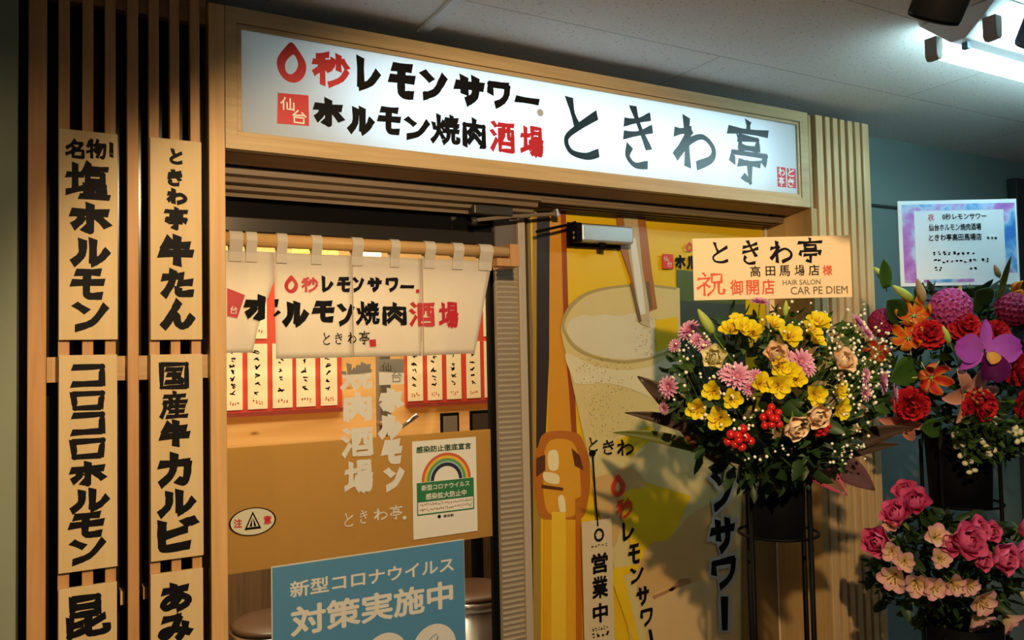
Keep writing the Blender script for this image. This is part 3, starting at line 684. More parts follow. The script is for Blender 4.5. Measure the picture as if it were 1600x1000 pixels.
m = MB(); a = sub(0.1, 0.92, 0.325, 0.355); dashes(m, *a, Y1, rnd, 26); a = sub(0.1, 0.92, 0.27, 0.305); dashes(m, *a, Y1, rnd, 26); obj('small_print', m, pm('brown_print', (0.30, 0.10, 0.06), 0.6), sh_, root=rs)
m = MB(); a = sub(0.46, 0.62, 0.185, 0.215); V, Fc = font2d('東京都', 0.02); emit2d(m, fit(V, *a), Fc, Y1); a = sub(0.37, 0.42, 0.185, 0.22); q = ((a[0] + a[1]) / 2, Y1, (a[2] + a[3]) / 2); m.tube([q, (q[0], Y1 - 0.0004, q[2])], W_ * 0.027, 8); obj('footer_lettering', m, INK, sh_, root=rs)

# oval caution sticker
os_ = thing('caution_sticker', 'small oval cream caution sticker with a black triangle', 'sticker', P(395, 815, YG))
c = P(395, 815, 0.2515); rx, rz = (P(432, 813, YG).x - P(358, 817, YG).x) / 2, (P(395, 793, YG).z - P(395, 837, YG).z) / 2
def ell(k, Y): return [(c.x + rx * k * math.cos(2 * PI * i / 32), Y, c.z + rz * k * math.sin(2 * PI * i / 32)) for i in range(32)]
obj('border', MB().poly(ell(1, 0.2516)), INK, os_); obj('face', MB().poly(ell(0.93, 0.2512)), pm('cream_print', (0.66, 0.62, 0.44), 0.6), os_)
tri = lambda k, Y, dz=0: [(c.x - rx * .36 * k, Y, c.z - rz * .55 * k + dz), (c.x + rx * .36 * k, Y, c.z - rz * .55 * k + dz), (c.x, Y, c.z + rz * .74 * k + dz)]
obj('triangle', MB().poly(tri(1, 0.2508)), INK, os_); obj('triangle_inner', MB().poly(tri(0.68, 0.2504)), pm('cream_print', (0, 0, 0)), os_)
m = MB()
for s_ in (-1, 1): m.poly([(c.x + s_ * rx * .04, 0.25, c.z - rz * .34), (c.x + s_ * rx * .15, 0.25, c.z - rz * .34), (c.x + s_ * rx * .015, 0.25, c.z + rz * .32)])
obj('sign_figure', m, INK, os_)
m = MB(); V, Fc = font2d('注', 0.03); emit2d(m, fit(V, c.x - rx * .80, c.x - rx * .45, c.z - rz * .32, c.z + rz * .32), Fc, 0.2508); V, Fc = font2d('意', 0.03); emit2d(m, fit(V, c.x + rx * .45, c.x + rx * .80, c.z - rz * .32, c.z + rz * .32), Fc, 0.2508); obj('red_characters', m, RED, os_)

# blue health notice, A1, on the glass
bl = thing('health_notice', 'large blue notice with white lettering taped low on the glass', 'poster', (0.8, 0.246, 0.2))
yb = 0.2475
x0, x1 = P(424, 940, yb).x, P(726, 900, yb).x; z1 = (P(423, 885, yb).z + P(725, 843, yb).z) / 2; z0 = z1 - 0.841
BLU = pm('notice_blue', (0.075, 0.235, 0.41), 0.5)
obj('board', MB().box(x0, x1, yb, 0.2515, z0, z1), pm('notice_edge', (0.62, 0.62, 0.55), 0.5), bl)
m = MB(); rect(m, x0 + 0.003, x1 - 0.001, z0 + 0.003, z1 - 0.003, yb - 0.0004); pf_ = obj('printed_face', m, BLU, bl)
yt = yb - 0.0009; W_ = x1 - x0
m = MB()
def bl_line(s_, a, b, c, d, e, f, bold):
    """left px of line, right px, then y range at its left end and at its right end"""
    xa, xb = P(a, (c + d) / 2, yt).x, P(b, (e + f) / 2, yt).x
    za = (P(a, d, yt).z + P(b, f, yt).z) / 2; zb_ = (P(a, c, yt).z + P(b, e, yt).z) / 2
    V, Fc = font2d(s_, bold); emit2d(m, fit(V, xa, xb, za, zb_), Fc, yt)
bl_line('新型コロナウイルス', 453, 709, 908, 934, 870, 893, 0.022)
bl_line('対策実施中', 454, 708, 946, 993, 908, 952, 0.03)
obj('lettering', m, DECAL, pf_, root=bl)
def disc(px, py, r, name='pictogram_disc'):
    q = P(px, py, yt); m = MB(); m.poly([(q.x + r * math.cos(2 * PI * k / 36), yt, q.z + r * math.sin(2 * PI * k / 36)) for k in range(36)]); o = obj(name, m, DECAL, pf_, root=bl); return q
q = disc(679, 1013, 0.072)
m = MB(); ln = [(q.x - 0.03, yt - 0.0005, q.z + 0.005), (q.x - 0.01, yt - 0.0005, q.z + 0.034), (q.x + 0.006, yt - 0.0005, q.z + 0.042), (q.x + 0.012, yt - 0.0005, q.z + 0.032), (q.x + 0.0, yt - 0.0005, q.z + 0.012)]
m.tube(ln, 0.0014, 5); m.tube([(q.x - 0.02, yt - 0.0005, q.z - 0.03), (q.x + 0.012, yt - 0.0005, q.z + 0.03)], 0.0014, 5); obj('hand_drawing', m, pm('notice_blue', (0, 0, 0)), pf_, root=bl)
disc(603, 1026, 0.068)

# ------------------------------------------------------------------ inside the shop
REDB = pm('vermilion_board', (0.60, 0.055, 0.025), 0.5)
PAPER = pm('menu_paper', (0.80, 0.72, 0.52), 0.7)
REDP = pm('red_print', (0.50, 0.12, 0.05), 0.7)
YW = 1.975
zs0 = (P(403, 640, YW).z + P(513, 633, YW).z) / 2; zs1 = zs0 + (P(405, 538, YW).z - P(405, 640, YW).z); zs2 = zs1 + 0.025; zs3 = zs2 + 0.33
def menu_board(a, b, label):
    t = thing('menu_rail_board', label, 'board', (P((a + b) / 2, 640, 1.985).x, 1.99, zs0 - 0.03))
    xa, xb = P(a, 640, 1.985).x, P(b, 630, 1.985).x
    obj('panel', MB().box(xa, xb, 1.982, 1.999, zs0 - 0.03, zs3 + 0.03), REDB, t)
    obj('ledge', MB().box(xa, xb, 1.955, 1.9815, zs0 - 0.032, zs0 - 0.012), pm('dark_red_ledge', (0.22, 0.03, 0.02), 0.5), t)
menu_board(330, 534, 'red backing board behind the left group of menu strips')
menu_board(634, 775, 'red backing board behind the right group of menu strips')
rnd = random.Random(11)
strips = [((352, 379), 'leftmost of the menu strips seen past the post'), ((387, 418), 'second menu strip from the post, below the curtain slit'), ((426, 457), 'third menu strip from the post, under the curtain hem'),
          ((463, 493), 'fourth menu strip from the post, under the curtain hem'), ((501, 527), 'menu strip just left of the white glass lettering'),
          ((637, 661), 'first menu strip right of the white glass lettering'), ((668, 691), 'second menu strip right of the white glass lettering'), ((698, 721), 'third menu strip right of the white glass lettering'),
          ((729, 751), 'fourth menu strip right of the white glass lettering'), ((757, 776), 'rightmost menu strip beside the black door stile')]
for (a, b), lab in strips:
    xa, xb = P(a, 600, YW).x, P(b, 600, YW).x
    for lvl, (za, zb2) in enumerate(((zs0, zs1), (zs2, zs3))):
        if lvl and a not in (352, 387, 757): continue
        t = thing('menu_strip', ('white paper ' + lab + ', lower row') if not lvl else ('upper-row white paper strip above the ' + lab), 'menu', ((xa + xb) / 2, YW, za), 'paper menu strips on the rear wall')
        pp_ = obj('paper', MB().box(xa, xb, YW, YW + 0.0015, za, zb2), PAPER, t)
        m = MB(); w = xb - xa; scribble(m, xa + w * .45, za + 0.07, zb2 - 0.02, w * 0.42, YW - 0.0006, rnd, lw=0.006); obj('brush_writing', m, INK, pp_, root=t)
        m = MB(); dashes(m, xa + w * .25, xb - w * .2, za + 0.02, za + 0.045, YW - 0.0006, rnd, 4); obj('price', m, REDP, pp_, root=t)
# lamps glimpsed between curtain and rod
for px, py, w, lab in ((472, 388.5, 11, 'yellow glowing ceiling lamp seen leftmost above the curtain'), (512, 393, 12, 'yellow glowing ceiling lamp seen in the middle above the curtain'), (576, 396, 15, 'white glowing ceiling lamp seen rightmost above the curtain')):
    q = P(px, py, 1.75)
    t = thing('ceiling_lamp', lab, 'lamp', (q.x, q.y, q.z))
    wx = w * 3.9 / F
    col = (1.0, 0.75, 0.10) if 'yellow' in lab else (1.0, 0.86, 0.6)
    obj('diffuser', MB().box(q.x - wx, q.x + wx, 1.70, 1.80, q.z - 0.02, q.z + 0.022), pm('lamp_yellow' if 'yellow' in lab else 'lamp_white', col, 0.4, emit=col, estr=1.6), t)
    obj('housing', MB().box(q.x - wx, q.x + wx, 1.69, 1.81, q.z + 0.0225, q.z + 0.05).tube([(q.x, 1.75, q.z + 0.05), (q.x, 1.75, 2.419)], 0.008, 6), BLACK, t)
# stools
def stool(px, py, lab):
    q = P(px, py, 0.92); z = 0.61
    q = PZ(px, py, z); r = 0.16
    t = thing('drum_stool', lab, 'stool', (q.x, q.y, 0))
    obj('body', MB().lathe([(r * .93, 0.0), (r * .95, 0.02), (r * .94, z - 0.06)], (q.x, q.y, 0), 36), STEEL, t, True)
    obj('rim', MB().lathe([(r * .94, z - 0.0595), (r, z - 0.05), (r * 1.01, z - 0.035), (r, z - 0.022), (r * .95, z - 0.02)], (q.x, q.y, 0), 36), STEEL, t, True)
    obj('cushion', MB().lathe([(r * .95, z - 0.0195), (r * .98, z - 0.01), (r * .9, z), (r * .5, z + 0.006), (0.001, z + 0.008)], (q.x, q.y, 0), 36), pm('brown_vinyl', (0.075, 0.04, 0.022), 0.4), t, True)
stool(431, 967, 'steel drum stool with brown cushion at the lower left of the glass')
stool(737, 918, 'steel drum stool with brown cushion right of the blue notice')
# table with drink tap tower
tb = thing('dining_table', 'wooden table behind the frosted film carrying the drink tap', 'table', (1.05, 1.4, 0))
tx, ty = P(600, 690, 1.3).x, 1.3
obj('table_top', MB().box(tx - 0.45, tx + 0.45, ty - 0.12, ty + 0.2, 0.93, 0.96), PINE, tb, bevel=0.004)
for a in (-0.4, 0.4):
    for b in (-0.08, 0.16): obj('leg', MB().box(tx + a - 0.02, tx + a + 0.02, ty + b - 0.02, ty + b + 0.02, 0, 0.9295), BLACK, tb)
tp = thing('drink_tap', 'grey drink tap column with a chrome lever behind the glass lettering', 'tap', (tx, ty, 0.9605))
zt = P(598, 556, ty).z + 0.05
obj('column', MB().box(tx - 0.026, tx + 0.026, ty - 0.026, ty + 0.026, 0.9605, zt), pm('grey_tap', (0.17, 0.14, 0.11), 0.4, 0.3), tp, bevel=0.006)
a = P(616, 672, ty - 0.07)
obj('spout', MB().tube([(a.x - 0.06, ty - 0.028, a.z + 0.03), (a.x - 0.02, ty - 0.07, a.z + 0.03), (a.x - 0.01, ty - 0.075, a.z - 0.05)], 0.011, 10), STEEL, tp, True)
obj('lever', MB().tube([P(628, 668, ty - 0.09), P(652, 648, ty - 0.1)], [0.008, 0.012], 8), STEEL, tp, True)
zct = P(703, 692, 1.6).z
for a, b, c, d, lab in ((689, 718, 645, 676, 'small black-framed tablet standing left of the other tablet'), (735, 772, 641, 671, 'black tablet standing right, beside the door stile')):
    x0, x1, z0, z1 = span(a, b, c, d, 1.6); z0 = zct + 0.0005
    t = thing('menu_tablet', lab, 'tablet', ((x0 + x1) / 2, 1.6, z0 - 0.02), 'tablets on the counter')
    fr_ = obj('frame', MB().box(x0, x1, 1.6, 1.614, z0, z1), BLACK, t, bevel=0.004)
    obj('screen', MB().box(x0 + 0.012, x1 - 0.012, 1.5985, 1.5999, z0 + 0.015, z1 - 0.015), pm('dim_screen' if a < 700 else 'dark_screen', (0.20, 0.18, 0.14) if a < 700 else (0.06, 0.045, 0.035), 0.25), fr_, root=t)
    obj('stand', MB().prism([(1.615, z0), (1.66, z0), (1.615, z0 + 0.09)], 'X', x0 + 0.03, x1 - 0.03), BLACK, t)
ct = thing('wall_counter', 'wooden counter along the rear wall carrying the tablets', 'counter', (1.4, 1.8, 0))
obj('worktop', MB().box(0.3, 3.1, 1.55, 1.975, zct - 0.03, zct), PINE, ct); obj('front_board', MB().box(0.3, 3.1, 1.6, 1.62, 0, zct - 0.0305), wood('counter_front', (0.16, 0.09, 0.05), (0.22, 0.13, 0.07)), ct)
# ------------------------------------------------------------------ printed poster on the door leaf
YP = 0.2205
po = thing('drink_poster', 'tall yellow printed poster of a foaming drink glass covering the door', 'poster', (1.85, YP, 0.02))
xp1 = xd1
def art(col, rough=0.35): return pm('print_%02x%02x%02x' % tuple(int(255 * c ** 0.4545) for c in col), col, rough, noise=0.08, nscale=12)
_lay = [0]
XMAX[0] = xp1 - 0.0006
def layer(name, pts, col, parent=po):
    _lay[0] += 1; m = MB(); ppoly(m, pts, YP - 0.0004 * _lay[0]); return obj(name, m, art(col), parent)
def curve(pts):
    q = _catmull([pts[-1]] + pts + [pts[0], pts[1]], 6); return q[6:-6]
def layers(name, polys, col, smooth=False):
    if smooth: polys = [curve(p) for p in polys]
    _lay[0] += 1; m = MB()
    for pts in polys: ppoly(m, pts, YP - 0.0004 * _lay[0])
    return obj(name, m, art(col), po)
x0p = P(832, 500, YP).x
m = MB(); rect(m, x0p, xp1, 0.02, zd, YP); obj('sheet', m, art((0.74, 0.47, 0.008)), po)
B = 1400
# gold edge, dark pillar, orange tap tube
layers('printed_gold_edge', [[(832, 330), (839, 330), (845, 690), (846, B), (834, B)]], (0.36, 0.21, 0.035))
layers('printed_dark_tube', [[(839, 330), (859, 330), (858, 560), (852, 700), (838, 700)]], (0.035, 0.022, 0.018))
layers('printed_orange_tube', [[(859, 330), (882, 330), (886, 520), (893, 600), (897, 690), (855, 690), (858, 560)]], (0.62, 0.27, 0.02))
layers('printed_red_rim', [[(876, 330), (884, 330), (889, 520), (898, 610), (902, 690), (894, 690), (889, 610), (881, 520)]], (0.30, 0.055, 0.012))
layers('printed_amber_bulge', [[(853, 676), (900, 676), (915, 700), (922, 735), (920, 775), (906, 812), (850, 812), (838, 780), (834, 735), (840, 700)]], (0.44, 0.13, 0.015), True)
layers('printed_amber_core', [[(858, 690), (893, 690), (905, 725), (903, 800), (856, 800), (849, 730)]], (0.66, 0.30, 0.02), True)
layers('printed_dark_band', [[(846, 757), (880, 762), (880, 767), (846, 763)], [(838, 716), (852, 710), (852, 735), (838, 745)], [(893, 700), (906, 712), (912, 735), (898, 728)]], (0.10, 0.03, 0.01))
layers('printed_highlight', [[(857, 707), (871, 705), (872, 732), (858, 733)], [(872, 778), (881, 775), (884, 800), (876, 802)], [(850, 738), (872, 742), (872, 756), (852, 752)]], (0.80, 0.68, 0.38), True)
layers('printed_orange_pipe', [[(850, 812), (908, 812), (911, B), (846, B)]], (0.70, 0.34, 0.012))
layers('printed_pipe_glow', [[(862, 800), (884, 800), (885, B), (860, B)]], (0.78, 0.48, 0.03))
layers('printed_pipe_edge', [[(899, 780), (908, 775), (912, B), (902, B)]], (0.46, 0.14, 0.012))
# green strip behind the glass
layers('printed_green_block', [[(1057, 421), (1165, 432), (1165, 700), (1062, 640)]], (0.085, 0.12, 0.035))
layers('printed_dark_lower', [[(1059, 470), (1165, 476), (1165, 660), (1062, 600)]], (0.05, 0.065, 0.05))
# glass
def ellp(cx, cy, a, b, rot=0.0, n=40, t0=0, t1=2 * PI):
    out = []
    for k in range(n + 1 if t1 - t0 < 6.2 else n):
        t = t0 + (t1 - t0) * k / n
        u, v = a * math.cos(t), b * math.sin(t); out.append((cx + u * math.cos(rot) - v * math.sin(rot), cy + u * math.sin(rot) + v * math.cos(rot)))
    return out
layers('printed_glass_body', [_catmull([(886, 560), (877, 520), (879, 498), (892, 474), (920, 455), (965, 446), (1010, 444)], 5) + [(1062, 450), (1064, 560), (1100, 640), (1140, 700), (1180, 760), (1180, B), (1080, B), (985, 1000), (962, 900), (930, 760), (905, 650)]], (0.64, 0.50, 0.21))
_o = _catmull([(1058, 449), (1010, 444), (965, 446), (920, 455), (892, 474), (879, 498), (879, 518), (897, 545), (930, 561), (975, 568), (1020, 561), (1059, 546)], 6)
_i = _catmull([(1056, 453), (1010, 448), (966, 450), (924, 459), (898, 477), (884, 500), (884, 517), (901, 541), (932, 556.5), (975, 563), (1020, 556), (1058, 542)], 6)
layers('printed_glass_rim', [[_o[k], _o[k + 1], _i[k + 1], _i[k]] for k in range(len(_o) - 1)], (0.40, 0.30, 0.11))
layers('printed_foam', [[(886, 512), (893, 500), (910, 492), (925, 494), (945, 491), (968, 494), (990, 490), (1022, 500), (1024, 552), (975, 561), (930, 554), (902, 540), (889, 526)]], (0.66, 0.58, 0.38), True)
layers('printed_pale_drink', [[(884, 552), (930, 572), (975, 578), (1020, 572), (1058, 556), (1058, 640), (1010, 618), (960, 600), (905, 600), (895, 590)]], (0.70, 0.60, 0.36), True)
layers('printed_yellow_drink', [[(1024, 500), (1058, 495), (1060, 536), (1024, 550)], [(960, 690), (990, 676), (1015, 664), (1032, 680), (1000, 700), (985, 716)]], (0.74, 0.47, 0.008))
layers('printed_yellow_light', [[(972, 762), (1000, 750), (1080, 775), (1060, 820), (1045, 845), (1015, 850), (1000, 880), (975, 830)], [(1010, 880), (950, 890), (990, 1005), (1000, 1005), (975, 900)]], (0.76, 0.48, 0.01))
layers('printed_lemon_flesh', [[(1015, 850), (1045, 842), (1085, 800), (1135, 790), (1150, 900), (1090, 920), (1010, 940), (995, 900)], [(925, 760), (950, 740), (985, 730), (1010, 760), (975, 770), (968, 830), (955, 850)]], (0.60, 0.36, 0.13), True)
layers('printed_ice', [[(1020, 930), (1080, 912), (1140, 900), (1150, 1010), (1100, B), (1030, B), (1010, 980)]], (0.66, 0.45, 0.20), True)
layers('printed_ice_edge', [[(1018, 932), (1050, 918), (1078, 905), (1082, 909), (1050, 923), (1022, 937)], [(1044, 922), (1062, 905), (1080, 903), (1066, 911), (1050, 925)]], (0.42, 0.20, 0.07))
# pouring stream
layers('printed_stream_dark', [[(963, 336), (1008, 338), (1018, 420), (1027, 482), (1017, 486), (1000, 500), (984, 430), (968, 385)]], (0.36, 0.13, 0.03))
layers('printed_stream', [[(974, 338), (996, 339), (1004, 420), (1014, 478), (1016, 512), (1000, 505), (992, 450), (983, 400)]], (0.50, 0.40, 0.22))
layers('printed_stream_shine', [[(984, 372), (993, 372), (1003, 440), (1009, 490), (1001, 492), (992, 440)]], (0.70, 0.66, 0.56))
layers('printed_stream_edge', [[(984, 443), (988, 441), (1003, 502), (998, 504)], [(1009, 440), (1014, 440), (1020, 482), (1015, 484)]], (0.16, 0.10, 0.05))
# bubbles
rnd = random.Random(5)
_lay[0] += 1; m = MB()
for k in range(420):
    v = rnd.random(); py = 560 + v * 130; px = rnd.uniform(894 + v * 36, 990 + v * 10) if rnd.random() < .75 else rnd.uniform(1000, 1026)
    if px > 990: py = rnd.uniform(495, 556)
    q = P(px, py, YP - 0.0004 * _lay[0]); r = rnd.uniform(0.0007, 0.0021)
    m.poly([(q.x + r * math.cos(a), q.y, q.z + r * math.sin(a)) for a in [k2 * PI / 3 for k2 in range(6)]])
obj('printed_bubbles', m, art((0.22, 0.13, 0.05)), po)
# lettering on the poster
_lay[0] += 1; YT = YP - 0.0004 * _lay[0]
m = MB(); glyphs(m, [('0', 955, 977, 741, 776), ('秒', 963, 989, 779, 810)], YT, 0.2)
prect(m, 1035, 1052, 397, 420, YT); glyphs(m, [('0', 1072, 1083, 378, 393)], YT, 0.2); obj('red_lettering', m, art((0.66, 0.04, 0.012)), po)
m = MB(); glyphs(m, [('レ', 973, 991, 815, 844), ('モ', 981, 1001, 850, 880), ('ン', 985, 1006, 886, 911), ('サ', 994, 1015, 916, 946), ('ワ', 1001, 1020, 951, 978)], YT, 0.19)
q = [P(x, y, YT) for x, y in ((1013, 984), (1018, 983), (1021, 1000), (1016, 1001))]; m.poly(q)
glyphs(m, [('ホ', 1055, 1071, 398, 420), ('ル', 1073, 1088, 399, 421)], YT, 0.2)
glyphs(m, [('と', 920, 934, 683, 706), ('き', 942, 960, 687, 710), ('わ', 964, 990, 686, 712)], YT, 0.13, 'brush'); obj('black_lettering', m, INK, po)
m = MB(); glyphs(m, [('仙', 1037, 1044, 400, 408), ('台', 1043, 1050, 408, 417)], YT - 0.0004, 0.13, 'plain'); obj('white_lettering', m, DECAL, po)
# large outlined vertical characters: pale outline under black strokes
_lay[0] += 2; YT = YP - 0.0004 * _lay[0]
big = [('ン', 1113, 1149, 736, 796), ('サ', 1109, 1150, 808, 864), ('ワ', 1112, 1150, 872, 920), ('ー', 1124, 1140, 932, 985)]
m = MB()
for ch, a, b, c, d in big:
    if ch == 'ー': m.poly([P(x, y, YT) for x, y in ((a - 3, c - 3), (b + 3, c - 3), (b + 3, d + 3), (a - 1, d + 3))])
    else: glyphs(m, [(ch, a - 5, b + 5, c - 5, d + 5)], YT, 0.36)
obj('outline_lettering', m, art((0.42, 0.40, 0.36)), po)
m = MB()
for ch, a, b, c, d in big:
    if ch == 'ー': m.poly([P(x, y, YT - 0.0005) for x, y in ((a + 2, c), (b - 2, c), (b - 3, d), (a + 4, d))])
    else: glyphs(m, [(ch, a, b, c, d)], YT - 0.0005, 0.21)
obj('big_black_lettering', m, INK, po)
layers('printed_brown_margin', [[(1160, 640), (1240, 640), (1260, B), (1160, B)]], (0.20, 0.13, 0.05))

# ------------------------------------------------------------------ door closer
dc = thing('door_closer', 'silver door closer with folding arm at the top of the yellow door', 'door closer', P(940, 365, 0.2))
x0, x1, z0, z1 = span(905, 985, 353, 380, 0.17)
CLOSER = pm('closer_silver', (0.50, 0.50, 0.48), 0.35, 0.6)
cb_ = obj('body', MB().box(x0, x1, 0.152, 0.2, z0, z1), CLOSER, dc, bevel=0.006)
ec_ = obj('end_cap', MB().box(x0 - 0.022, x0 - 0.0005, 0.150, 0.2, z0 - 0.003, z1 + 0.002), BLACK, dc, bevel=0.003)
obj('back_plate', MB().box(x0 - 0.026, x1 - 0.02, 0.2002, 0.2035, z0 - 0.012, z1 + 0.010), BLACK, dc)
obj('spindle', MB().tube([((x0 + x1) / 2 - 0.01, 0.176, z0), ((x0 + x1) / 2 - 0.01, 0.176, z0 - 0.02)], 0.013, 12), BLACK, cb_, True, root=dc)
m = MB()
for k in (0, 1): q = (x0 - 0.0225, 0.165, z0 + 0.012 + k * 0.016); m.tube([q, (q[0] - 0.003, q[1], q[2])], 0.005, 8)
obj('adjusting_screw', m, STEEL, ec_, root=dc)
e1 = P(838, 362, 0.16); obj('forearm', MB().tube([(x0 - 0.01, 0.176, z1 + 0.006), P(892, 350, 0.165), e1], 0.005, 6), BLACK, dc)
obj('main_arm', MB().tube([P(869, 334, 0.17), P(803, 338, 0.165), P(742, 344, 0.165)], 0.006, 6), pm('worn_arm', (0.36, 0.26, 0.17), 0.4, 0.5), dc)
obj('elbow', MB().tube([P(869, 327, 0.17), P(871, 338, 0.17)], 0.011, 10), STEEL, dc)
a0, a1, c0, c1 = span(737, 797, 323, 336, 0.17)
obj('arm_shoe', MB().box(a0, a1, 0.150, 0.19, c0 - 0.002, c1), pm('dark_bronze', (0.06, 0.05, 0.04), 0.4, 0.5), dc, bevel=0.003)
obj('shoe_knob', MB().tube([P(741, 340, 0.165), P(741, 351, 0.165)], 0.010, 10), pm('dark_bronze', (0, 0, 0)), dc, True)

# ------------------------------------------------------------------ hanging open-for-business tag
yt_ = 0.196
ht = thing('open_tag', 'narrow pale wooden tag with black lettering hanging on the yellow door', 'sign', P(934, 815, yt_))
x0, x1 = P(911.5, 900, yt_).x, P(958, 900, yt_).x; z1 = P(934, 813, yt_).z; z0 = z1 - 0.50
tb_ = obj('board', MB().box(x0, x1, yt_, yt_ + 0.006, z0, z1), pm('tag_board', (0.64, 0.50, 0.30), 0.55, noise=0.1), ht, bevel=0.001)
top = P(926, 708, 0.2)
obj('cord', MB().tube([top, P(930, 770, yt_ + 0.003), P(933, 808, yt_ + 0.002), P(934, 822, yt_ - 0.002)], 0.0028, 6), BLACK, ht)
obj('hook', MB().tube([(top.x, 0.2062, top.z), (top.x, 0.196, top.z)], 0.010, 10), BLACK, ht)
yf = yt_ - 0.0006
m = MB(); c = P(936, 836, yf); rr = 0.0205
n = 24; vs = [(c.x + r * math.cos(2 * PI * k / n), yf, c.z + r * 1.1 * math.sin(2 * PI * k / n)) for r in (rr * .62, rr) for k in range(n)]
m.add(vs, [(k, (k + 1) % n, n + (k + 1) % n, n + k) for k in range(n)])
for k in range(5):
    a = PI / 2 + 2 * PI * k / 5; b = 0.6
    m.poly([(c.x + rr * .62 * math.cos(a - b), yf, c.z + rr * .68 * math.sin(a - b)), (c.x + rr * .25 * math.cos(a - .63), yf, c.z + rr * .27 * math.sin(a - .63)), (c.x + rr * .62 * math.cos(a - .45), yf, c.z + rr * .68 * math.sin(a - .45))])
obj('star_emblem', m, INK, tb_, root=ht)
m = MB()
for ch, a, b, c_, d in (('営', 924, 950, 864, 896), ('業', 925, 950, 900, 935), ('中', 926, 950, 942, 973)):
    V, Fc = font2d(ch, 0.035); emit2d(m, fit(V, *span(a, b, c_, d, yf)), Fc, yf)
rnd = random.Random(8)
dashes(m, *span(924, 950, 850, 855, yf), yf, rnd, 5); dashes(m, *span(925, 952, 979, 985, yf), yf, rnd, 6); dashes(m, *span(925, 953, 986, 995, yf), yf, rnd, 4)
obj('lettering', m, INK, tb_, root=ht)

# ------------------------------------------------------------------ fluorescent fitting and spotlights
TUBE = pm('lit_tube', (1, 1, 1), 0.5, emit=(0.56, 0.92, 1.0), estr=27.0)
qa = PZ(1478, 87, ZC - 0.085); qb = PZ(1552, 50, ZC - 0.085)
xe = (qa.x + qb.x) / 2 - 0.05
yc = (qa.y + qb.y) / 2; hw = abs(qa.y - qb.y) / 2
ff = thing('fluorescent_fitting', 'white twin-tube fluorescent ceiling fitting glowing cool white', 'ceiling light', (xe + 0.6, yc, ZC - 0.001))
LEN = 1.25
obj('body', MB().prism([(yc - hw - 0.03, ZC - 0.002), (yc + hw + 0.03, ZC - 0.002), (yc + hw * 0.25, ZC - 0.082), (yc - hw * 0.25, ZC - 0.082)], 'X', xe, xe + LEN), pm('fitting_white', (0.72, 0.72, 0.72), 0.4), ff, bevel=0.003)
SOCK = pm('socket_plastic', (0.30, 0.26, 0.22), 0.5)
for s_ in (-1, 1):
    y = yc + s_ * hw
    for x in (xe + 0.02, xe + LEN - 0.02):
        obj('lamp_socket', MB().prism([(x - 0.016, ZC - 0.045), (x + 0.016, ZC - 0.045), (x + 0.016, ZC - 0.098), (x + 0.008, ZC - 0.108), (x - 0.008, ZC - 0.108), (x - 0.016, ZC - 0.098)], 'Y', y - 0.018, y + 0.018), SOCK, ff, bevel=0.003)
    obj('tube', MB().tube([(xe + 0.037, y, ZC - 0.085), (xe + LEN - 0.037, y, ZC - 0.085)], 0.0155, 12), TUBE, ff, True)
obj('pull_clip', MB().box(xe + 0.03, xe + 0.045, yc - 0.008, yc + 0.008, ZC - 0.100, ZC - 0.0825), pm('clip_blue', (0.10, 0.16, 0.22), 0.5), ff)

def can(lab, low, high, r, mat):
    low, high = Vector(low), Vector(high)
    t = thing('spotlight', lab, 'spotlight', (high.x, high.y, ZC))
    d = (high - low).normalized()
    m = MB(); m.tube([low, low + d * 0.004, high - d * 0.012, high], [r, r * 1.0, r * 0.98, r * 0.8], 28); obj('can', m, mat, t, True, local=False)
    q = low - d * 0.0006; m = MB(); m.tube([q, q - d * 0.003], r * 0.97, 28); obj('front_ring', m, BLACKM, t)
    m = MB(); h2 = high - d * 0.02
    m.tube([h2 + Vector((0, 0, r * .6)), (h2.x, h2.y, ZC - 0.0245)], 0.008, 8); obj('stem', m, BLACKM, t)
    obj('canopy', MB().tube([(h2.x, h2.y, ZC - 0.024), (h2.x, h2.y, ZC - 0.0005)], 0.035, 20), BLACKM, t)
lo = CP(1460, 26, 1.32); can('black cylindrical spotlight hanging in front of the fluorescent fitting', lo, CP(1497, -66, 1.27), 0.042, BLACKM)
lo = CP(1618, 70, 1.75); can('blue-black spotlight cut off by the right frame edge', lo, CP(1655, -20, 1.68), 0.042, pm('blue_black', (0.03, 0.10, 0.28), 0.35))
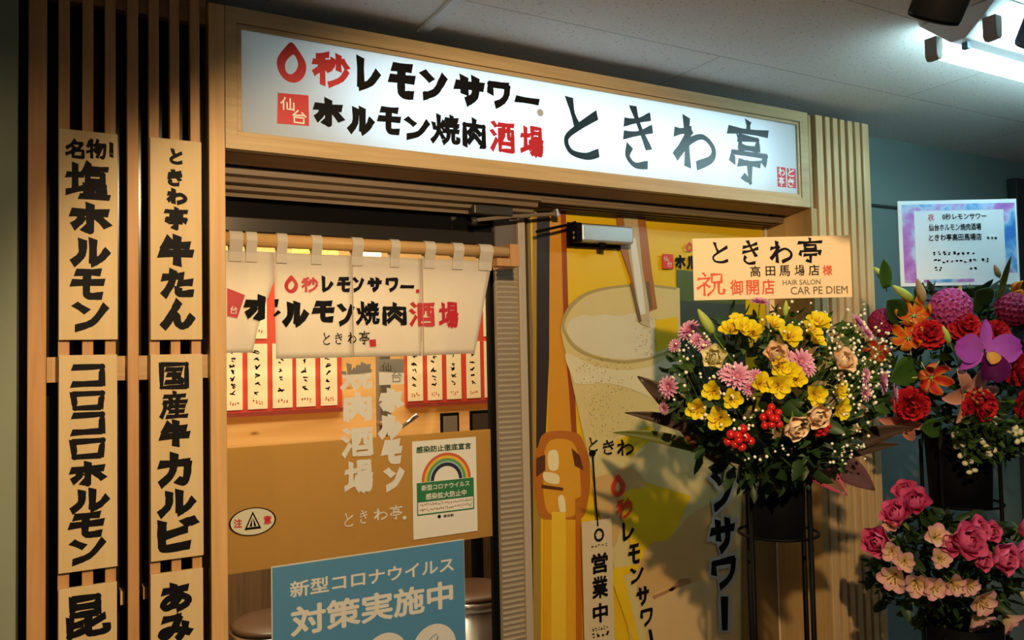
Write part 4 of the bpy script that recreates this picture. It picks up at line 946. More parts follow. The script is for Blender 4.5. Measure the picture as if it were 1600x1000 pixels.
# ------------------------------------------------------------------ flowers
def petal(mb, L, Wd, e0, e1, yaw, base=0.0, z0=0.0, cup=0.3, tipr=0.55, ruffle=0.0, nu=6, nv=4, rim='edge', seed=0, twist=0.0):
    """one petal rooted at radius base, rising from elevation e0 to e1 degrees"""
    rnd = random.Random(seed); vs = []; rm = []; fs = []
    x, z = base, z0; cy, sy = math.cos(yaw), math.sin(yaw)
    for i in range(nu + 1):
        u = i / nu; e = math.radians(e0 + (e1 - e0) * u)
        if i: x += L / nu * math.cos(e); z += L / nu * math.sin(e)
        w = Wd * (math.sin(PI * min(1, (0.10 + 0.90 * u) ** tipr)) ** 0.62 if u < 1 else (0.45 if tipr > 1.2 else 0.14))
        for j in range(nv + 1):
            v = j / nv * 2 - 1
            y = v * w / 2; lift = cup * w * (v * v - 0.3) * 0.5
            if ruffle and u > 0.5: lift += ruffle * L * math.sin(v * 7 + seed * 1.7) * (u - 0.5)
            xx = x - lift * math.sin(e) + (-(v * v) * w * 0.10 * (u > 0.9)); zz = z + lift * math.cos(e) + twist * v * u * w
            vs.append((xx * cy - y * sy, xx * sy + y * cy, zz))
            rm.append({'edge': min(1, abs(v) ** 3 + max(0, u - 0.75) * 2.5), 'tip': u ** 1.5, 'none': rnd.random() * .2}[rim])
    for i in range(nu):
        for j in range(nv): a = i * (nv + 1) + j; fs.append((a, a + 1, a + nv + 2, a + nv + 1))
    mb.add(vs, fs, rm)
PROTO = {}
GREEN = petal_mat('stem_green', (0.10, 0.20, 0.03), (0.20, 0.32, 0.05))
def stemmesh(L=0.09, r=0.0018): return MB().tube([(0, 0, -0.001), (0.004, 0.002, -L * .5), (0.0, 0.004, -L)], r, 6).mesh('stem', GREEN, smooth=True)
def proto(kind, parts): PROTO[kind] = parts
def P_alstro(kind, c1, c2, cc, ruffle=0.0):
    m = MB()
    for k in range(3): petal(m, 0.034, 0.028, 62, 18, k * 2 * PI / 3, 0.002, 0, 0.5, 1.5, seed=k, rim='tip')
    for k in range(3): petal(m, 0.032, 0.022, 68, 26, k * 2 * PI / 3 + PI / 3, 0.002, 0.001, 0.5, 1.5, seed=k + 3, rim='tip')
    s = MB()
    for k in range(5):
        a = k * 2 * PI / 5 + .3; s.tube([(0, 0, 0.002), (0.004 * math.cos(a), 0.004 * math.sin(a), 0.014), (0.008 * math.cos(a), 0.008 * math.sin(a), 0.021)], [0.0007, 0.0007, 0.0013], 5)
    proto(kind, [('petals', m.mesh('petals', petal_mat(kind + '_petal', c1, c2), smooth=True)), ('stamens', s.mesh('stamens', pm(kind + '_stamen', cc), smooth=True)), ('stem', stemmesh())])
def P_daisy(kind, c1, c2, cc):
    m = MB()
    for r_, n, L, e in ((0, 14, 0.028, (14, 2)), (1, 11, 0.022, (34, 18)), (2, 8, 0.014, (55, 42))):
        for k in range(n): petal(m, L, 0.0085, e[0], e[1], k * 2 * PI / n + r_ * .2, 0.003, 0.001 * r_, 0.5, 1.5, nu=4, nv=2, seed=k, rim='tip')
    proto(kind, [('petals', m.mesh('petals', petal_mat(kind + '_petal', c1, c2), smooth=True)), ('flower_center', MB().ball((0, 0, 0.004), 0.0055, 10, 6, sz=0.6).mesh('flower_center', pm(kind + '_center', cc, bump=0.6, bscale=400), smooth=True)), ('stem', stemmesh())])
def P_rose(kind, c1, c2):
    m = MB(); i = 0
    for n, L, W_, e0, e1, b in ((3, 0.024, 0.022, 88, 112, 0.003), (4, 0.027, 0.027, 84, 100, 0.006), (5, 0.029, 0.031, 74, 78, 0.008), (5, 0.030, 0.034, 58, 40, 0.009)):
        for k in range(n): petal(m, L, W_, e0, e1, k * 2 * PI / n + i * 0.7, b, 0, 0.85, 1.5, 0.05, seed=k + i, rim='tip', nu=7, nv=6); 
        i += 1
    s = MB()
    for k in range(5): petal(s, 0.022, 0.007, -10, -40, k * 2 * PI / 5, 0.004, -0.002, 0.3, 0.6, nu=4, nv=2, seed=k)
    proto(kind, [('petals', m.mesh('petals', petal_mat(kind + '_petal', c1, c2, trans=0.15), smooth=True)), ('sepals', s.mesh('sepals', GREEN, smooth=True)), ('stem', stemmesh(0.10, 0.0022))])
def P_carnation(kind, c1, c2):
    m = MB(); i = 0
    for n, L, e0, e1 in ((5, 0.030, 86, 92), (7, 0.033, 72, 66), (9, 0.035, 54, 40), (10, 0.035, 30, 12), (9, 0.033, 10, -14)):
        for k in range(n): petal(m, L, 0.026, e0, e1, k * 2 * PI / n + i * 0.45, 0.002, 0.001 * (4 - i), 0.2, 2.2, 0.22, seed=k * 3 + i, rim='tip', nu=6, nv=5)
        i += 1
    proto(kind, [('petals', m.mesh('petals', petal_mat(kind + '_petal', c1, c2, trans=0.12), smooth=True)), ('calyx', MB().tube([(0, 0, -0.03), (0, 0, -0.012), (0, 0, 0.001)], [0.004, 0.008, 0.007], 8).mesh('calyx', GREEN, smooth=True)), ('stem', stemmesh(0.1, 0.002))])
def P_gloriosa(kind, c1, c2):
    m = MB()
    for k in range(6): petal(m, 0.058, 0.024, -28, 118, k * PI / 3 + .2, 0.006, -0.004, 0.4, 1.0, 0.10, seed=k, rim='edge', nu=9, nv=4, twist=0.25)
    s = MB()
    for k in range(6):
        a = k * PI / 3 + .5; s.tube([(0, 0, 0), (0.020 * math.cos(a), 0.020 * math.sin(a), -0.010), (0.040 * math.cos(a), 0.040 * math.sin(a), -0.008)], [0.0009, 0.0009, 0.0017], 5)
    proto(kind, [('petals', m.mesh('petals', petal_mat(kind + '_petal', c1, c2), smooth=True)), ('stamens', s.mesh('stamens', pm('lime_stamen', (0.45, 0.48, 0.10)), smooth=True)), ('stem', stemmesh(0.11, 0.002))])
def P_lily(kind, c1, c2):
    m = MB()
    for k in range(6): petal(m, 0.062, 0.026 if k % 2 else 0.032, 48, -12, k * PI / 3, 0.003, 0.0005 * (k % 2), 0.45, 0.95, seed=k, rim='edge', nu=7)
    s = MB()
    for k in range(6):
        a = k * PI / 3 + .3; s.tube([(0, 0, 0.004), (0.010 * math.cos(a), 0.010 * math.sin(a), 0.032)], 0.0009, 5); s.ball((0.011 * math.cos(a), 0.011 * math.sin(a), 0.033), 0.003, 6, 4, sx=1.6)
    proto(kind, [('petals', m.mesh('petals', petal_mat(kind + '_petal', c1, c2), smooth=True)), ('stamens', s.mesh('stamens', pm('rust_stamen', (0.35, 0.14, 0.03)), smooth=True)), ('stem', stemmesh(0.11, 0.0025))])
def P_orchid(kind):
    m = MB()
    for a in (90, 215, 325): petal(m, 0.062, 0.026, 22, -6, math.radians(a), 0.003, 0, 0.2, 1.0, seed=a, rim='tip', nu=7)
    w = MB()
    for a in (172, 8): petal(w, 0.066, 0.060, 30, 0, math.radians(a), 0.004, 0.002, 0.12, 1.3, 0.10, seed=a, rim='tip', nu=8, nv=6)
    l = MB(); petal(l, 0.062, 0.060, 38, -30, math.radians(270), 0.002, 0.014, 0.9, 1.5, 0.14, seed=4, rim='tip', nu=8, nv=6)
    t = MB(); petal(t, 0.026, 0.030, 42, 10, math.radians(270), 0.002, 0.020, 0.8, 1.4, seed=2, rim='tip')
    vio = petal_mat('orchid_violet', (0.56, 0.13, 0.70), (0.46, 0.07, 0.64))
    proto(kind, [('sepals', m.mesh('sepals', vio, smooth=True)), ('petals', w.mesh('petals', vio, smooth=True)), ('lip', l.mesh('lip', petal_mat('orchid_lip', (0.16, 0.006, 0.12), (0.075, 0.003, 0.085)), smooth=True)),
                 ('throat', t.mesh('throat', petal_mat('orchid_throat', (0.75, 0.42, 0.08), (0.70, 0.25, 0.05)), smooth=True)), ('stem', stemmesh(0.11, 0.002))])
def P_ball(kind, c1, c2):
    m = MB(); n = 90; rnd = random.Random(2)
    for k in range(n):
        zz = 1 - 1.75 * (k + .5) / n; rr = math.sqrt(max(0, 1 - zz * zz)); a = k * 2.39996
        d = Vector((rr * math.cos(a), rr * math.sin(a), zz)); q = d.to_track_quat('Z', 'Y'); f = MB()
        for j in range(5): petal(f, 0.0085, 0.006, 55, 5, j * 2 * PI / 5 + k, 0.0005, 0, 0.3, 1.4, nu=3, nv=2, seed=j, rim='tip')
        m.add([q @ v + d * 0.031 for v in f.v], f.f, [f.rim[i] for i in range(len(f.v))])
    c = MB().ball((0, 0, 0), 0.030, 12, 8)
    proto(kind, [('florets', m.mesh('florets', petal_mat(kind + '_petal', c1, c2), smooth=True)), ('core', c.mesh('core', pm('plum_core', (0.10, 0.01, 0.06)), smooth=True)), ('stem', stemmesh(0.12, 0.0028))])
def P_bud(kind, c1, c2, L=0.075, r=0.013):
    m = MB(); n = 10; prof = [(r * math.sin(PI * (0.06 + 0.90 * (i / 9)) ** 0.8) ** 0.8 * (1.0 if i else .5), L * i / 9) for i in range(10)]
    m.lathe([(max(a, 0.0008), b) for a, b in prof], (0, 0, 0), 12)
    for i in range(len(m.v)): m.rim[i] = m.v[i].z / L
    proto(kind, [('bud', m.mesh('bud', petal_mat(kind + '_bud', c1, c2, trans=0.1), smooth=True)), ('stem', stemmesh(0.11, 0.0022))])
def P_berry(kind, col):
    parts = []; bm_ = MB().ball((0, 0, 0), 0.0085, 10, 7, sz=1.15).mesh('berry', pm('berry_red', col, 0.22, coat=0.3), smooth=True)
    parts.append(('stem', stemmesh(0.09, 0.002)))
    PROTO[kind] = parts; PROTO[kind + '_piece'] = bm_
P_alstro('yellow_alstroemeria', (0.84, 0.58, 0.008), (0.90, 0.80, 0.02), (0.55, 0.30, 0.02))
P_alstro('peach_alstroemeria', (0.86, 0.70, 0.30), (0.86, 0.38, 0.52), (0.50, 0.25, 0.06))
P_daisy('pink_chrysanthemum', (0.62, 0.09, 0.28), (0.90, 0.55, 0.74), (0.50, 0.16, 0.22))
P_rose('peach_rose', (0.92, 0.56, 0.28), (0.95, 0.76, 0.52)); P_rose('cream_rose', (0.84, 0.74, 0.30), (0.90, 0.84, 0.55)); P_rose('pink_rose', (0.66, 0.03, 0.16), (0.82, 0.15, 0.33))
P_carnation('red_carnation', (0.34, 0.006, 0.012), (0.66, 0.018, 0.03))
P_gloriosa('orange_gloriosa', (0.74, 0.10, 0.012), (0.84, 0.40, 0.03)); P_gloriosa('red_gloriosa', (0.60, 0.014, 0.012), (0.78, 0.30, 0.06))
P_lily('pink_lily', (0.74, 0.34, 0.22), (0.84, 0.46, 0.42)); P_lily('salmon_lily', (0.66, 0.22, 0.17), (0.80, 0.33, 0.27))
P_orchid('violet_orchid'); P_ball('plum_ball_flower', (0.40, 0.03, 0.22), (0.64, 0.12, 0.38)); P_ball('crimson_ball_flower', (0.28, 0.01, 0.05), (0.42, 0.03, 0.12))
P_bud('lily_bud', (0.30, 0.42, 0.05), (0.50, 0.56, 0.12)); P_bud('brown_bud', (0.34, 0.28, 0.12), (0.42, 0.24, 0.14)); P_bud('red_bud', (0.30, 0.30, 0.08), (0.50, 0.12, 0.06), 0.06, 0.012)
P_berry('red_berries', (0.50, 0.012, 0.014))

NAT = {'yellow_alstroemeria': .060, 'peach_alstroemeria': .060, 'pink_chrysanthemum': .060, 'peach_rose': .050, 'cream_rose': .050, 'pink_rose': .050, 'red_carnation': .072, 'orange_gloriosa': .085, 'red_gloriosa': .085,
       'pink_lily': .115, 'salmon_lily': .115, 'violet_orchid': .130, 'plum_ball_flower': .074, 'crimson_ball_flower': .074, 'lily_bud': .075, 'brown_bud': .075, 'red_bud': .06, 'red_berries': .036}
DOME = {'A': (1210, 625, 215, 165, 2.12, 0.27), 'B': (1500, 580, 150, 170, 2.78, 0.26), 'C': (1490, 880, 145, 120, 2.62, 0.30)}
def dome(d, px, py, back=0.0):
    cx, cy, rx, ry, z0, bu = DOME[d]; u, v = (px - cx) / rx, (py - cy) / ry
    k = math.sqrt(max(0.02, 1 - u * u - v * v)); zc = z0 - bu * k + back
    n = (CR * u * 0.85 - CU * v * 0.85 - CF * max(0.55, k)).normalized()
    return CP(px, py, zc), n, zc
def bloom(kind, cat, d, px, py, size, label, group, tip=None, back=0.0, up=False):
    """size: width in the photo; tip: where a bud points"""
    p, n, zc = dome(d, px, py, back); s = size * (1.14 if d == 'B' and not tip else 1.0) * zc / F / NAT[kind]
    t = thing(kind, label, cat, p, group)
    if tip:
        q = CP(tip[0], tip[1], zc); n = (q - p).normalized()
        rot = n.to_track_quat('Z', 'Y')
    elif up:
        rot = Matrix((CR, CU, -CF)).transposed().to_quaternion()
    else:
        rnd = random.Random(px * 31 + py); n = (n + Vector((rnd.uniform(-.25, .25), rnd.uniform(-.2, .2), rnd.uniform(-.2, .2)))).normalized()
        rot = n.to_track_quat('Z', 'Y') @ Quaternion((0, 0, 1), rnd.uniform(0, 6.28))
    t.rotation_mode = 'QUATERNION'; t.rotation_quaternion = rot; t.scale = (s, s, s)
    for nm, me in PROTO[kind]:
        o = bpy.data.objects.new(nm, me); COL.objects.link(o); o.parent = t
    if kind == 'red_berries':
        rnd = random.Random(px)
        for k in range(9):
            a = k * 2.4; r = 0.0055 * math.sqrt(k) * 1.05
            o = bpy.data.objects.new('berry', PROTO['red_berries_piece']); COL.objects.link(o); o.parent = t
            o.location = (r * math.cos(a), r * math.sin(a), 0.012 - k * 0.0012); o.scale = (.75, .75, .75)
    return t
AB = 'the bouquet under the congratulation board'
g = 'yellow alstroemerias in the board bouquet'
for px, py, s, lab in [
    (1141, 519, 30, 'leftmost of the upper left cluster, beside the large lily bud'), (1151, 506, 26, 'pale topmost one of the upper left cluster'), (1163, 518, 34, 'middle one of the upper left cluster'), (1177, 523, 28, 'right end of the upper left cluster'),
    (1207, 512, 30, 'upright right behind the wooden stake foot'), (1231, 529, 36, 'wide open, just right below the stake'), (1262, 521, 34, 'left half of the upper right pair'), (1276, 510, 36, 'right half of the upper right pair'), (1271, 536, 28, 'hanging under the upper right pair'),
    (1215, 574, 30, 'top of the central cluster, under the peach rose'), (1233, 581, 28, 'upper right of the central cluster'), (1215, 601, 36, 'wide open in the very middle of the bouquet'), (1186, 600, 32, 'left end of the central cluster'), (1243, 594, 28, 'right end of the central cluster'),
    (1116, 611, 30, 'upper one of the lower left cluster'), (1090, 637, 32, 'leftmost of the lower left cluster'), (1142, 622, 30, 'right one of the lower left cluster'), (1126, 653, 36, 'lowest one of the lower left cluster'),
    (1271, 615, 32, 'left one above the peach and red blooms at right'), (1304, 609, 32, 'upper one at the right by the dark spear leaf'), (1306, 637, 34, 'lower one at the right by the dark spear leaf')]:
    bloom('yellow_alstroemeria', 'flower', 'A', px, py, s * 1.22, 'yellow alstroemeria, ' + lab, g)
g = 'pink chrysanthemums in the board bouquet'
for px, py, s, lab in [
    (1077, 517, 34, 'at the far upper left edge, left of the large bud'), (1089, 531, 22, 'small one below the far upper left one'), (1055, 540, 20, 'small one outermost on the upper left'), (1101, 541, 22, 'half hidden left of the cream rose'),
    (1187, 473, 28, 'high up behind, left of the wooden stake'), (1152, 588, 40, 'wide open left of the central yellow cluster'), (1136, 585, 26, 'half hidden left of the wide open one'), (1252, 565, 36, 'upper one right of the peach rose'), (1262, 575, 26, 'lower one right of the peach rose'),
    (1230, 557, 20, 'small bud-like one beside the upper peach rose'), (1045, 605, 32, 'at the left edge above the long dark leaf'), (1038, 638, 18, 'tiny one on the left leaf edge'), (1170, 607, 22, 'small one beneath the wide open one'), (1180, 587, 20, 'small one between wide open one and yellow cluster'),
    (1340, 505, 30, 'topmost on the right, among white baby breath'), (1354, 521, 24, 'just below the topmost right one'), (1377, 597, 36, 'widest one at the right edge'), (1351, 587, 24, 'left of the widest one at right edge'), (1395, 616, 32, 'outermost at the right, touching the red carnation'), (1352, 614, 24, 'salmon tinted below, among baby breath at right')]:
    bloom('pink_chrysanthemum', 'flower', 'A', px, py, s * 1.15, 'pink chrysanthemum, ' + lab, g)
for px, py, s, kind, lab in [(1210, 556, 32, 'peach_rose', 'peach rose high in the middle, below the stake'), (1311, 567, 34, 'peach_rose', 'peach rose at the right among white baby breath'), (1117, 561, 32, 'cream_rose', 'cream yellow rose left of centre, below the large bud'),
    (1236, 662, 36, 'peach_rose', 'peach rose lowest in the board bouquet, between berries'), (1271, 646, 34, 'peach_rose', 'peach rose low on the right, above the red bloom')]:
    bloom(kind, 'flower', 'A', px, py, s * 1.1, lab, 'roses in the board bouquet')
for px, py, s, lab in [(1206, 652, 34, 'red berry cluster left of the lowest peach rose'), (1154, 682, 38, 'red berry cluster lowest on the left of the bouquet'), (1283, 667, 26, 'red berry cluster below the right hand peach rose')]:
    bloom('red_berries', 'berries', 'A', px, py, s * 1.1, lab, 'berry clusters in the board bouquet')
bloom('lily_bud', 'bud', 'A', 1115, 522, 46, 'large yellow-green lily bud at upper left of the board bouquet', 'buds in the board bouquet', tip=(1091, 484), back=-0.03)
bloom('lily_bud', 'bud', 'A', 1227, 495, 26, 'small green bud right of the wooden stake', 'buds in the board bouquet', tip=(1228, 476))
# bouquet B
g = 'gloriosas in the tall red bouquet'
for px, py, s, kind, lab in [(1428, 492, 52, 'orange_gloriosa', 'orange gloriosa, upper one below the brown bud'), (1419, 528, 50, 'orange_gloriosa', 'orange gloriosa with yellow edges left of the red carnation'), (1372, 550, 42, 'red_gloriosa', 'red-orange gloriosa at the left edge of the tall bouquet'),
    (1456, 590, 52, 'red_gloriosa', 'red gloriosa in the middle, left below the violet orchid'), (1594, 462, 40, 'orange_gloriosa', 'orange gloriosa cut by the right frame edge')]:
    bloom(kind, 'flower', 'B', px, py, s, lab, g)
g = 'red carnations in the tall bouquet'
for px, py, s, lab in [(1452, 524, 40, 'right of the orange gloriosa'), (1505, 512, 40, 'below the plum ball flower'), (1423, 630, 46, 'lower left, next to the pink chrysanthemum'), (1525, 633, 46, 'in front of the pink lily'), (1596, 632, 40, 'cut by the right frame edge, below'), (1553, 522, 36, 'peeking out behind the violet orchid'), (1584, 576, 44, 'right of the violet orchid lip')]:
    bloom('red_carnation', 'flower', 'B', px, py, s * 1.1, 'red carnation, ' + lab, g)
bloom('plum_ball_flower', 'flower', 'B', 1485, 481, 58, 'plum coloured ball flower just under the small card', 'ball flowers in the tall bouquet')
bloom('crimson_ball_flower', 'flower', 'B', 1381, 505, 44, 'dark crimson ball flower at the far left of the tall bouquet', 'ball flowers in the tall bouquet')
bloom('crimson_ball_flower', 'flower', 'B', 1582, 484, 50, 'dark crimson ball flower near the right frame edge', 'ball flowers in the tall bouquet')
bloom('violet_orchid', 'flower', 'B', 1537, 548, 88, 'large violet orchid with orange throat and dark purple lip', None, back=-0.05, up=True)
bloom('pink_lily', 'flower', 'B', 1508, 612, 84, 'pale pink lily behind the lowest middle red carnation', 'lilies in the tall bouquet', back=0.03)
bloom('salmon_lily', 'flower', 'B', 1412, 655, 62, 'salmon lily under the lower left red carnation', 'lilies in the tall bouquet', back=0.04)
for bx_, by_, tx_, ty_, s, kind, lab in [(1484, 537, 1474, 512, 30, 'lily_bud', 'fat green bud between two red carnations'), (1392, 445, 1366, 418, 38, 'lily_bud', 'long green bud reaching up beside the slatted panel'), (1427, 470, 1395, 446, 40, 'lily_bud', 'long green bud left of the brown bud'),
    (1444, 472, 1433, 436, 38, 'brown_bud', 'brownish bud overlapping the lower left corner of the small card'), (1562, 434, 1554, 415, 22, 'red_bud', 'red-tipped bud overlapping the lower right corner of the card')]:
    bloom(kind, 'bud', 'B', bx_, by_, s, lab, 'buds in the tall bouquet', tip=(tx_, ty_), back=-0.02)
# white blossom strings
BLO = MB().ball((0, 0, 0), 0.011, 8, 6, sz=1.2).mesh('blossom', pm('cream_blossom', (0.66, 0.62, 0.40), 0.6), smooth=True)
for pts, lab in [([(1496, 680), (1500, 697), (1505, 712), (1512, 724), (1519, 738)], 'string of cream blossoms hanging over the upper black bucket'), ([(1540, 690), (1545, 698), (1549, 706), (1542, 713)], 'short cream blossom cluster at the right of the bucket'),
                 ([(1582, 672), (1590, 678), (1594, 690)], 'cream blossom string by the right frame edge'), ([(1550, 658), (1558, 664), (1564, 668)], 'cream blossoms below the red carnations')]:
    w = [CP(x, y, 2.56) for x, y in pts]; t = thing('blossom_string', lab, 'flower', w[0], 'cream blossom strings')
    obj('stem', MB().tube(w, 0.0018, 5), GREEN, t, True)
    for k, q in enumerate(w):
        for dx in (-0.009, 0.009):
            o = bpy.data.objects.new('blossom', BLO); COL.objects.link(o); o.parent = t; o.location = q - w[0] + CR * dx + Vector((0, 0, 0.006 * (dx > 0))); o.rotation_euler = (0.4 * k, dx * 40, k); o.scale = [0.95 - 0.06 * k] * 3
# bouquet C
g = 'pink roses in the low bouquet'
for px, py, s, lab in [(1419, 774, 30, 'topmost, left of the stand leg'), (1431, 790, 36, 'second from the top, left of the stand leg'), (1406, 808, 36, 'below the topmost two'), (1376, 846, 36, 'outermost on the left against the slats'), (1501, 848, 44, 'large, just right of the stand leg'), (1481, 851, 26, 'half hidden left of the large one'),
    (1519, 828, 30, 'under the bucket, left of a pair'), (1541, 831, 26, 'under the bucket, right of a pair'), (1527, 874, 26, 'small one below the large one'), (1556, 869, 38, 'round, second from the right edge'), (1588, 868, 38, 'round, at the right frame edge'), (1594, 830, 32, 'high up at the right frame edge')]:
    bloom('pink_rose', 'flower', 'C', px, py, s * 1.2, 'deep pink rose, ' + lab, g)
g = 'peach alstroemerias in the low bouquet'
for px, py, s, lab in [(1400, 897, 40, 'leftmost of the low row, widest open'), (1430, 907, 36, 'second of the low row, yellow throat'), (1455, 913, 34, 'third of the low row'), (1486, 909, 32, 'fourth of the low row'), (1509, 911, 28, 'fifth of the low row'), (1526, 933, 40, 'upper of the right stacked pair'),
    (1520, 961, 42, 'lower of the right stacked pair'), (1567, 961, 46, 'pale, lowest at the right'), (1594, 926, 30, 'yellowish, cut by the right frame edge'), (1459, 840, 34, 'high one beside the stand leg'), (1466, 872, 28, 'drooping one beside the stand leg'), (1394, 860, 28, 'beside the outermost left rose'), (1413, 876, 28, 'above the widest open one'), (1392, 824, 20, 'small one below the upper left roses')]:
    bloom('peach_alstroemeria', 'flower', 'C', px, py, s * 1.3, 'peach alstroemeria, ' + lab, g)

# ---- leaves
def leaf(name, label, group, base, tip, wpx, zb_, zt_, mat, droop=0.05, fold=0.25):
    a, b = CP(base[0], base[1], zb_), CP(tip[0], tip[1], zt_); W_ = wpx * (zb_ + zt_) / 2 / F
    d = b - a; side = d.cross(CF).normalized(); nrm = side.cross(d).normalized()
    if nrm.dot(CF) > 0: nrm = -nrm
    vs = []; rm = []; fs = []; nu, nv = 10, 4
    W_ *= 1.3
    for i in range(nu + 1):
        u = i / nu; c = a + d * u + Vector((0, 0, 1)) * (droop * 4 * u * (1 - u)) * d.length
        w = W_ * max(0.06, math.sin(PI * min(1, 0.12 + 0.88 * u) ** 0.9) ** 0.8)
        for j in range(nv + 1):
            v = j / nv * 2 - 1; vs.append(c + side * v * w / 2 - nrm * fold * w * (0.5 - abs(v)) * 0.6); rm.append(abs(v) ** 3)
    for i in range(nu):
        for j in range(nv): k = i * (nv + 1) + j; fs.append((k, k + 1, k + nv + 2, k + nv + 1))
    t = thing(name, label, 'leaf', a, group)
    m = MB(); m.add(vs, fs, rm); o = obj('blade', m, mat, t, True); so = o.modifiers.new('thickness', 'SOLIDIFY'); so.thickness = 0.0009
    m = MB(); m.tube([a - d * 0.12, a + d * .3 + Vector((0, 0, droop * .84 * d.length)) - nrm * (-0.0004)], [0.002, 0.0012], 6); obj('leaf_stalk', m, mat, t, True)
BRN = petal_mat('dark_cordyline', (0.045, 0.028, 0.016), (0.10, 0.05, 0.03), 0.4, 0.1); RBR = petal_mat('red_cordyline', (0.10, 0.03, 0.02), (0.20, 0.045, 0.03), 0.4, 0.1)
MAG = petal_mat('magenta_edge_leaf', (0.13, 0.085, 0.05), (0.60, 0.04, 0.16), 0.4, 0.1); PUR = petal_mat('purple_grey_leaf', (0.12, 0.06, 0.065), (0.16, 0.06, 0.085), 0.4, 0.1)
OLV = petal_mat('olive_leaf', (0.10, 0.12, 0.02), (0.16, 0.17, 0.03), 0.4, 0.15); LGR = petal_mat('mid_green_leaf', (0.045, 0.12, 0.02), (0.07, 0.17, 0.03), 0.4, 0.15); DGR = petal_mat('deep_green_leaf', (0.015, 0.05, 0.012), (0.03, 0.08, 0.02), 0.4, 0.1)
g = 'long leaves of the board bouquet'
for base, tip, w, mat, lab in [((1120, 700), (996, 588), 30, BRN, 'dark pointed leaf rising highest at the left edge'), ((1115, 684), (976, 645), 16, BRN, 'narrow dark leaf pointing left across the poster glass'), ((1140, 725), (1049, 652), 30, RBR, 'red-brown leaf sloping down in front at the left'),
    ((1110, 708), (958, 676), 15, OLV, 'olive leaf reaching furthest left'), ((1224, 748), (1215, 688), 26, RBR, 'short red-brown leaf hanging upright over the bucket'), ((1256, 722), (1324, 774), 28, MAG, 'leaf with bright magenta edges drooping right of the bucket'),
    ((1292, 716), (1367, 766), 32, PUR, 'purple-grey leaf drooping over the slats'), ((1285, 712), (1425, 668), 24, BRN, 'broad dark leaf pointing right, upper'), ((1280, 724), (1405, 694), 16, BRN, 'slim dark leaf pointing right, lower'),
    ((1288, 700), (1337, 606), 13, BRN, 'dark spear leaf standing at the right among yellow blooms'), ((1100, 655), (1064, 545), 10, RBR, 'thin dark red leaf standing at the upper left'), ((1190, 735), (1085, 668), 26, DGR, 'dark green leaf low at the left behind the berries')]:
    zb_ = 2.08; leaf('long_leaf', lab, g, base, tip, w, zb_, 1.98 if abs(tip[0] - 1210) < 140 else 2.08, mat)
g = 'leaves of the tall bouquet'
for base, tip, w, mat, lab in [((1432, 575), (1391, 596), 36, LGR, 'broad green leaf left below the orange gloriosas'), ((1470, 672), (1438, 668), 24, LGR, 'green leaf below the salmon lily'), ((1410, 500), (1386, 470), 30, DGR, 'dark green leaf behind the orange gloriosas'), ((1560, 470), (1580, 400), 8, OLV, 'thin curling green stem leaf at the right of the card'), ((1540, 480), (1525, 455), 34, DGR, 'deep green leaf between ball flowers'), ((1385, 450), (1380, 405), 16, LGR, 'pointed green leaf beside the slatted panel')]:
    leaf('broad_leaf', lab, g, base, tip, w, 2.62, 2.58, mat)

# ---- uncountable filler: foliage and baby's breath
def foliage(name, label, d, n, ell_, L, mat, seed, back=(0.05, 0.20)):
    rnd = random.Random(seed); m = MB(); cx, cy, rx, ry = ell_
    for k in range(n):
        r = math.sqrt(rnd.random()); a = rnd.uniform(0, 2 * PI); px, py = cx + rx * r * math.cos(a), cy + ry * r * math.sin(a)
        p, nn, zc = dome(d, px, py, rnd.uniform(*back))
        dr = (nn * .6 + Vector((rnd.uniform(-1, 1), rnd.uniform(-1, 1), rnd.uniform(-.8, .8)))).normalized(); sd = dr.cross(Vector((rnd.uniform(-1, 1), rnd.uniform(-1, 1), rnd.uniform(-1, 1)))).normalized(); up = dr.cross(sd)
        l = L * rnd.uniform(.6, 1.3); w = l * rnd.uniform(.14, .3); t = rnd.random()
        vs = [p, p + dr * l * .35 + sd * w, p + dr * l * .35 - up * w * .4, p + dr * l * .35 - sd * w, p + dr * l * .75 + sd * w * .6, p + dr * l * .75 - up * w * .3, p + dr * l * .75 - sd * w * .6, p + dr * l]
        m.add(vs, [(0, 1, 2), (0, 2, 3), (1, 4, 5, 2), (2, 5, 6, 3), (4, 7, 5), (5, 7, 6)], [t] * 8)
    o = obj(name, m, mat, None, True); tag(o, label, 'foliage', None, 'stuff')
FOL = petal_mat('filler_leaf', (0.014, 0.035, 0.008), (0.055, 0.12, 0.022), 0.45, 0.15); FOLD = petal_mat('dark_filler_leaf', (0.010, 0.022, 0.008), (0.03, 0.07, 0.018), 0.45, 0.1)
foliage('green_foliage', 'small green leaves filling the bouquet under the congratulation board', 'A', 620, (1205, 600, 165, 115), 0.045, FOL, 1)
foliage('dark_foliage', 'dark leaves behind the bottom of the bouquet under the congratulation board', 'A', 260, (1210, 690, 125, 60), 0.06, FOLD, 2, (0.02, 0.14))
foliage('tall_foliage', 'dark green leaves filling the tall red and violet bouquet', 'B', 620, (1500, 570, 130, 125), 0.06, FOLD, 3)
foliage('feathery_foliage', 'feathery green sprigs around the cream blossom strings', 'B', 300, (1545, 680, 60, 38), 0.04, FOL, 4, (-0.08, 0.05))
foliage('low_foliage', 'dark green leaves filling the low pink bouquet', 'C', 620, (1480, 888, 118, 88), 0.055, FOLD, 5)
rnd = random.Random(9); m = MB(); st = MB()
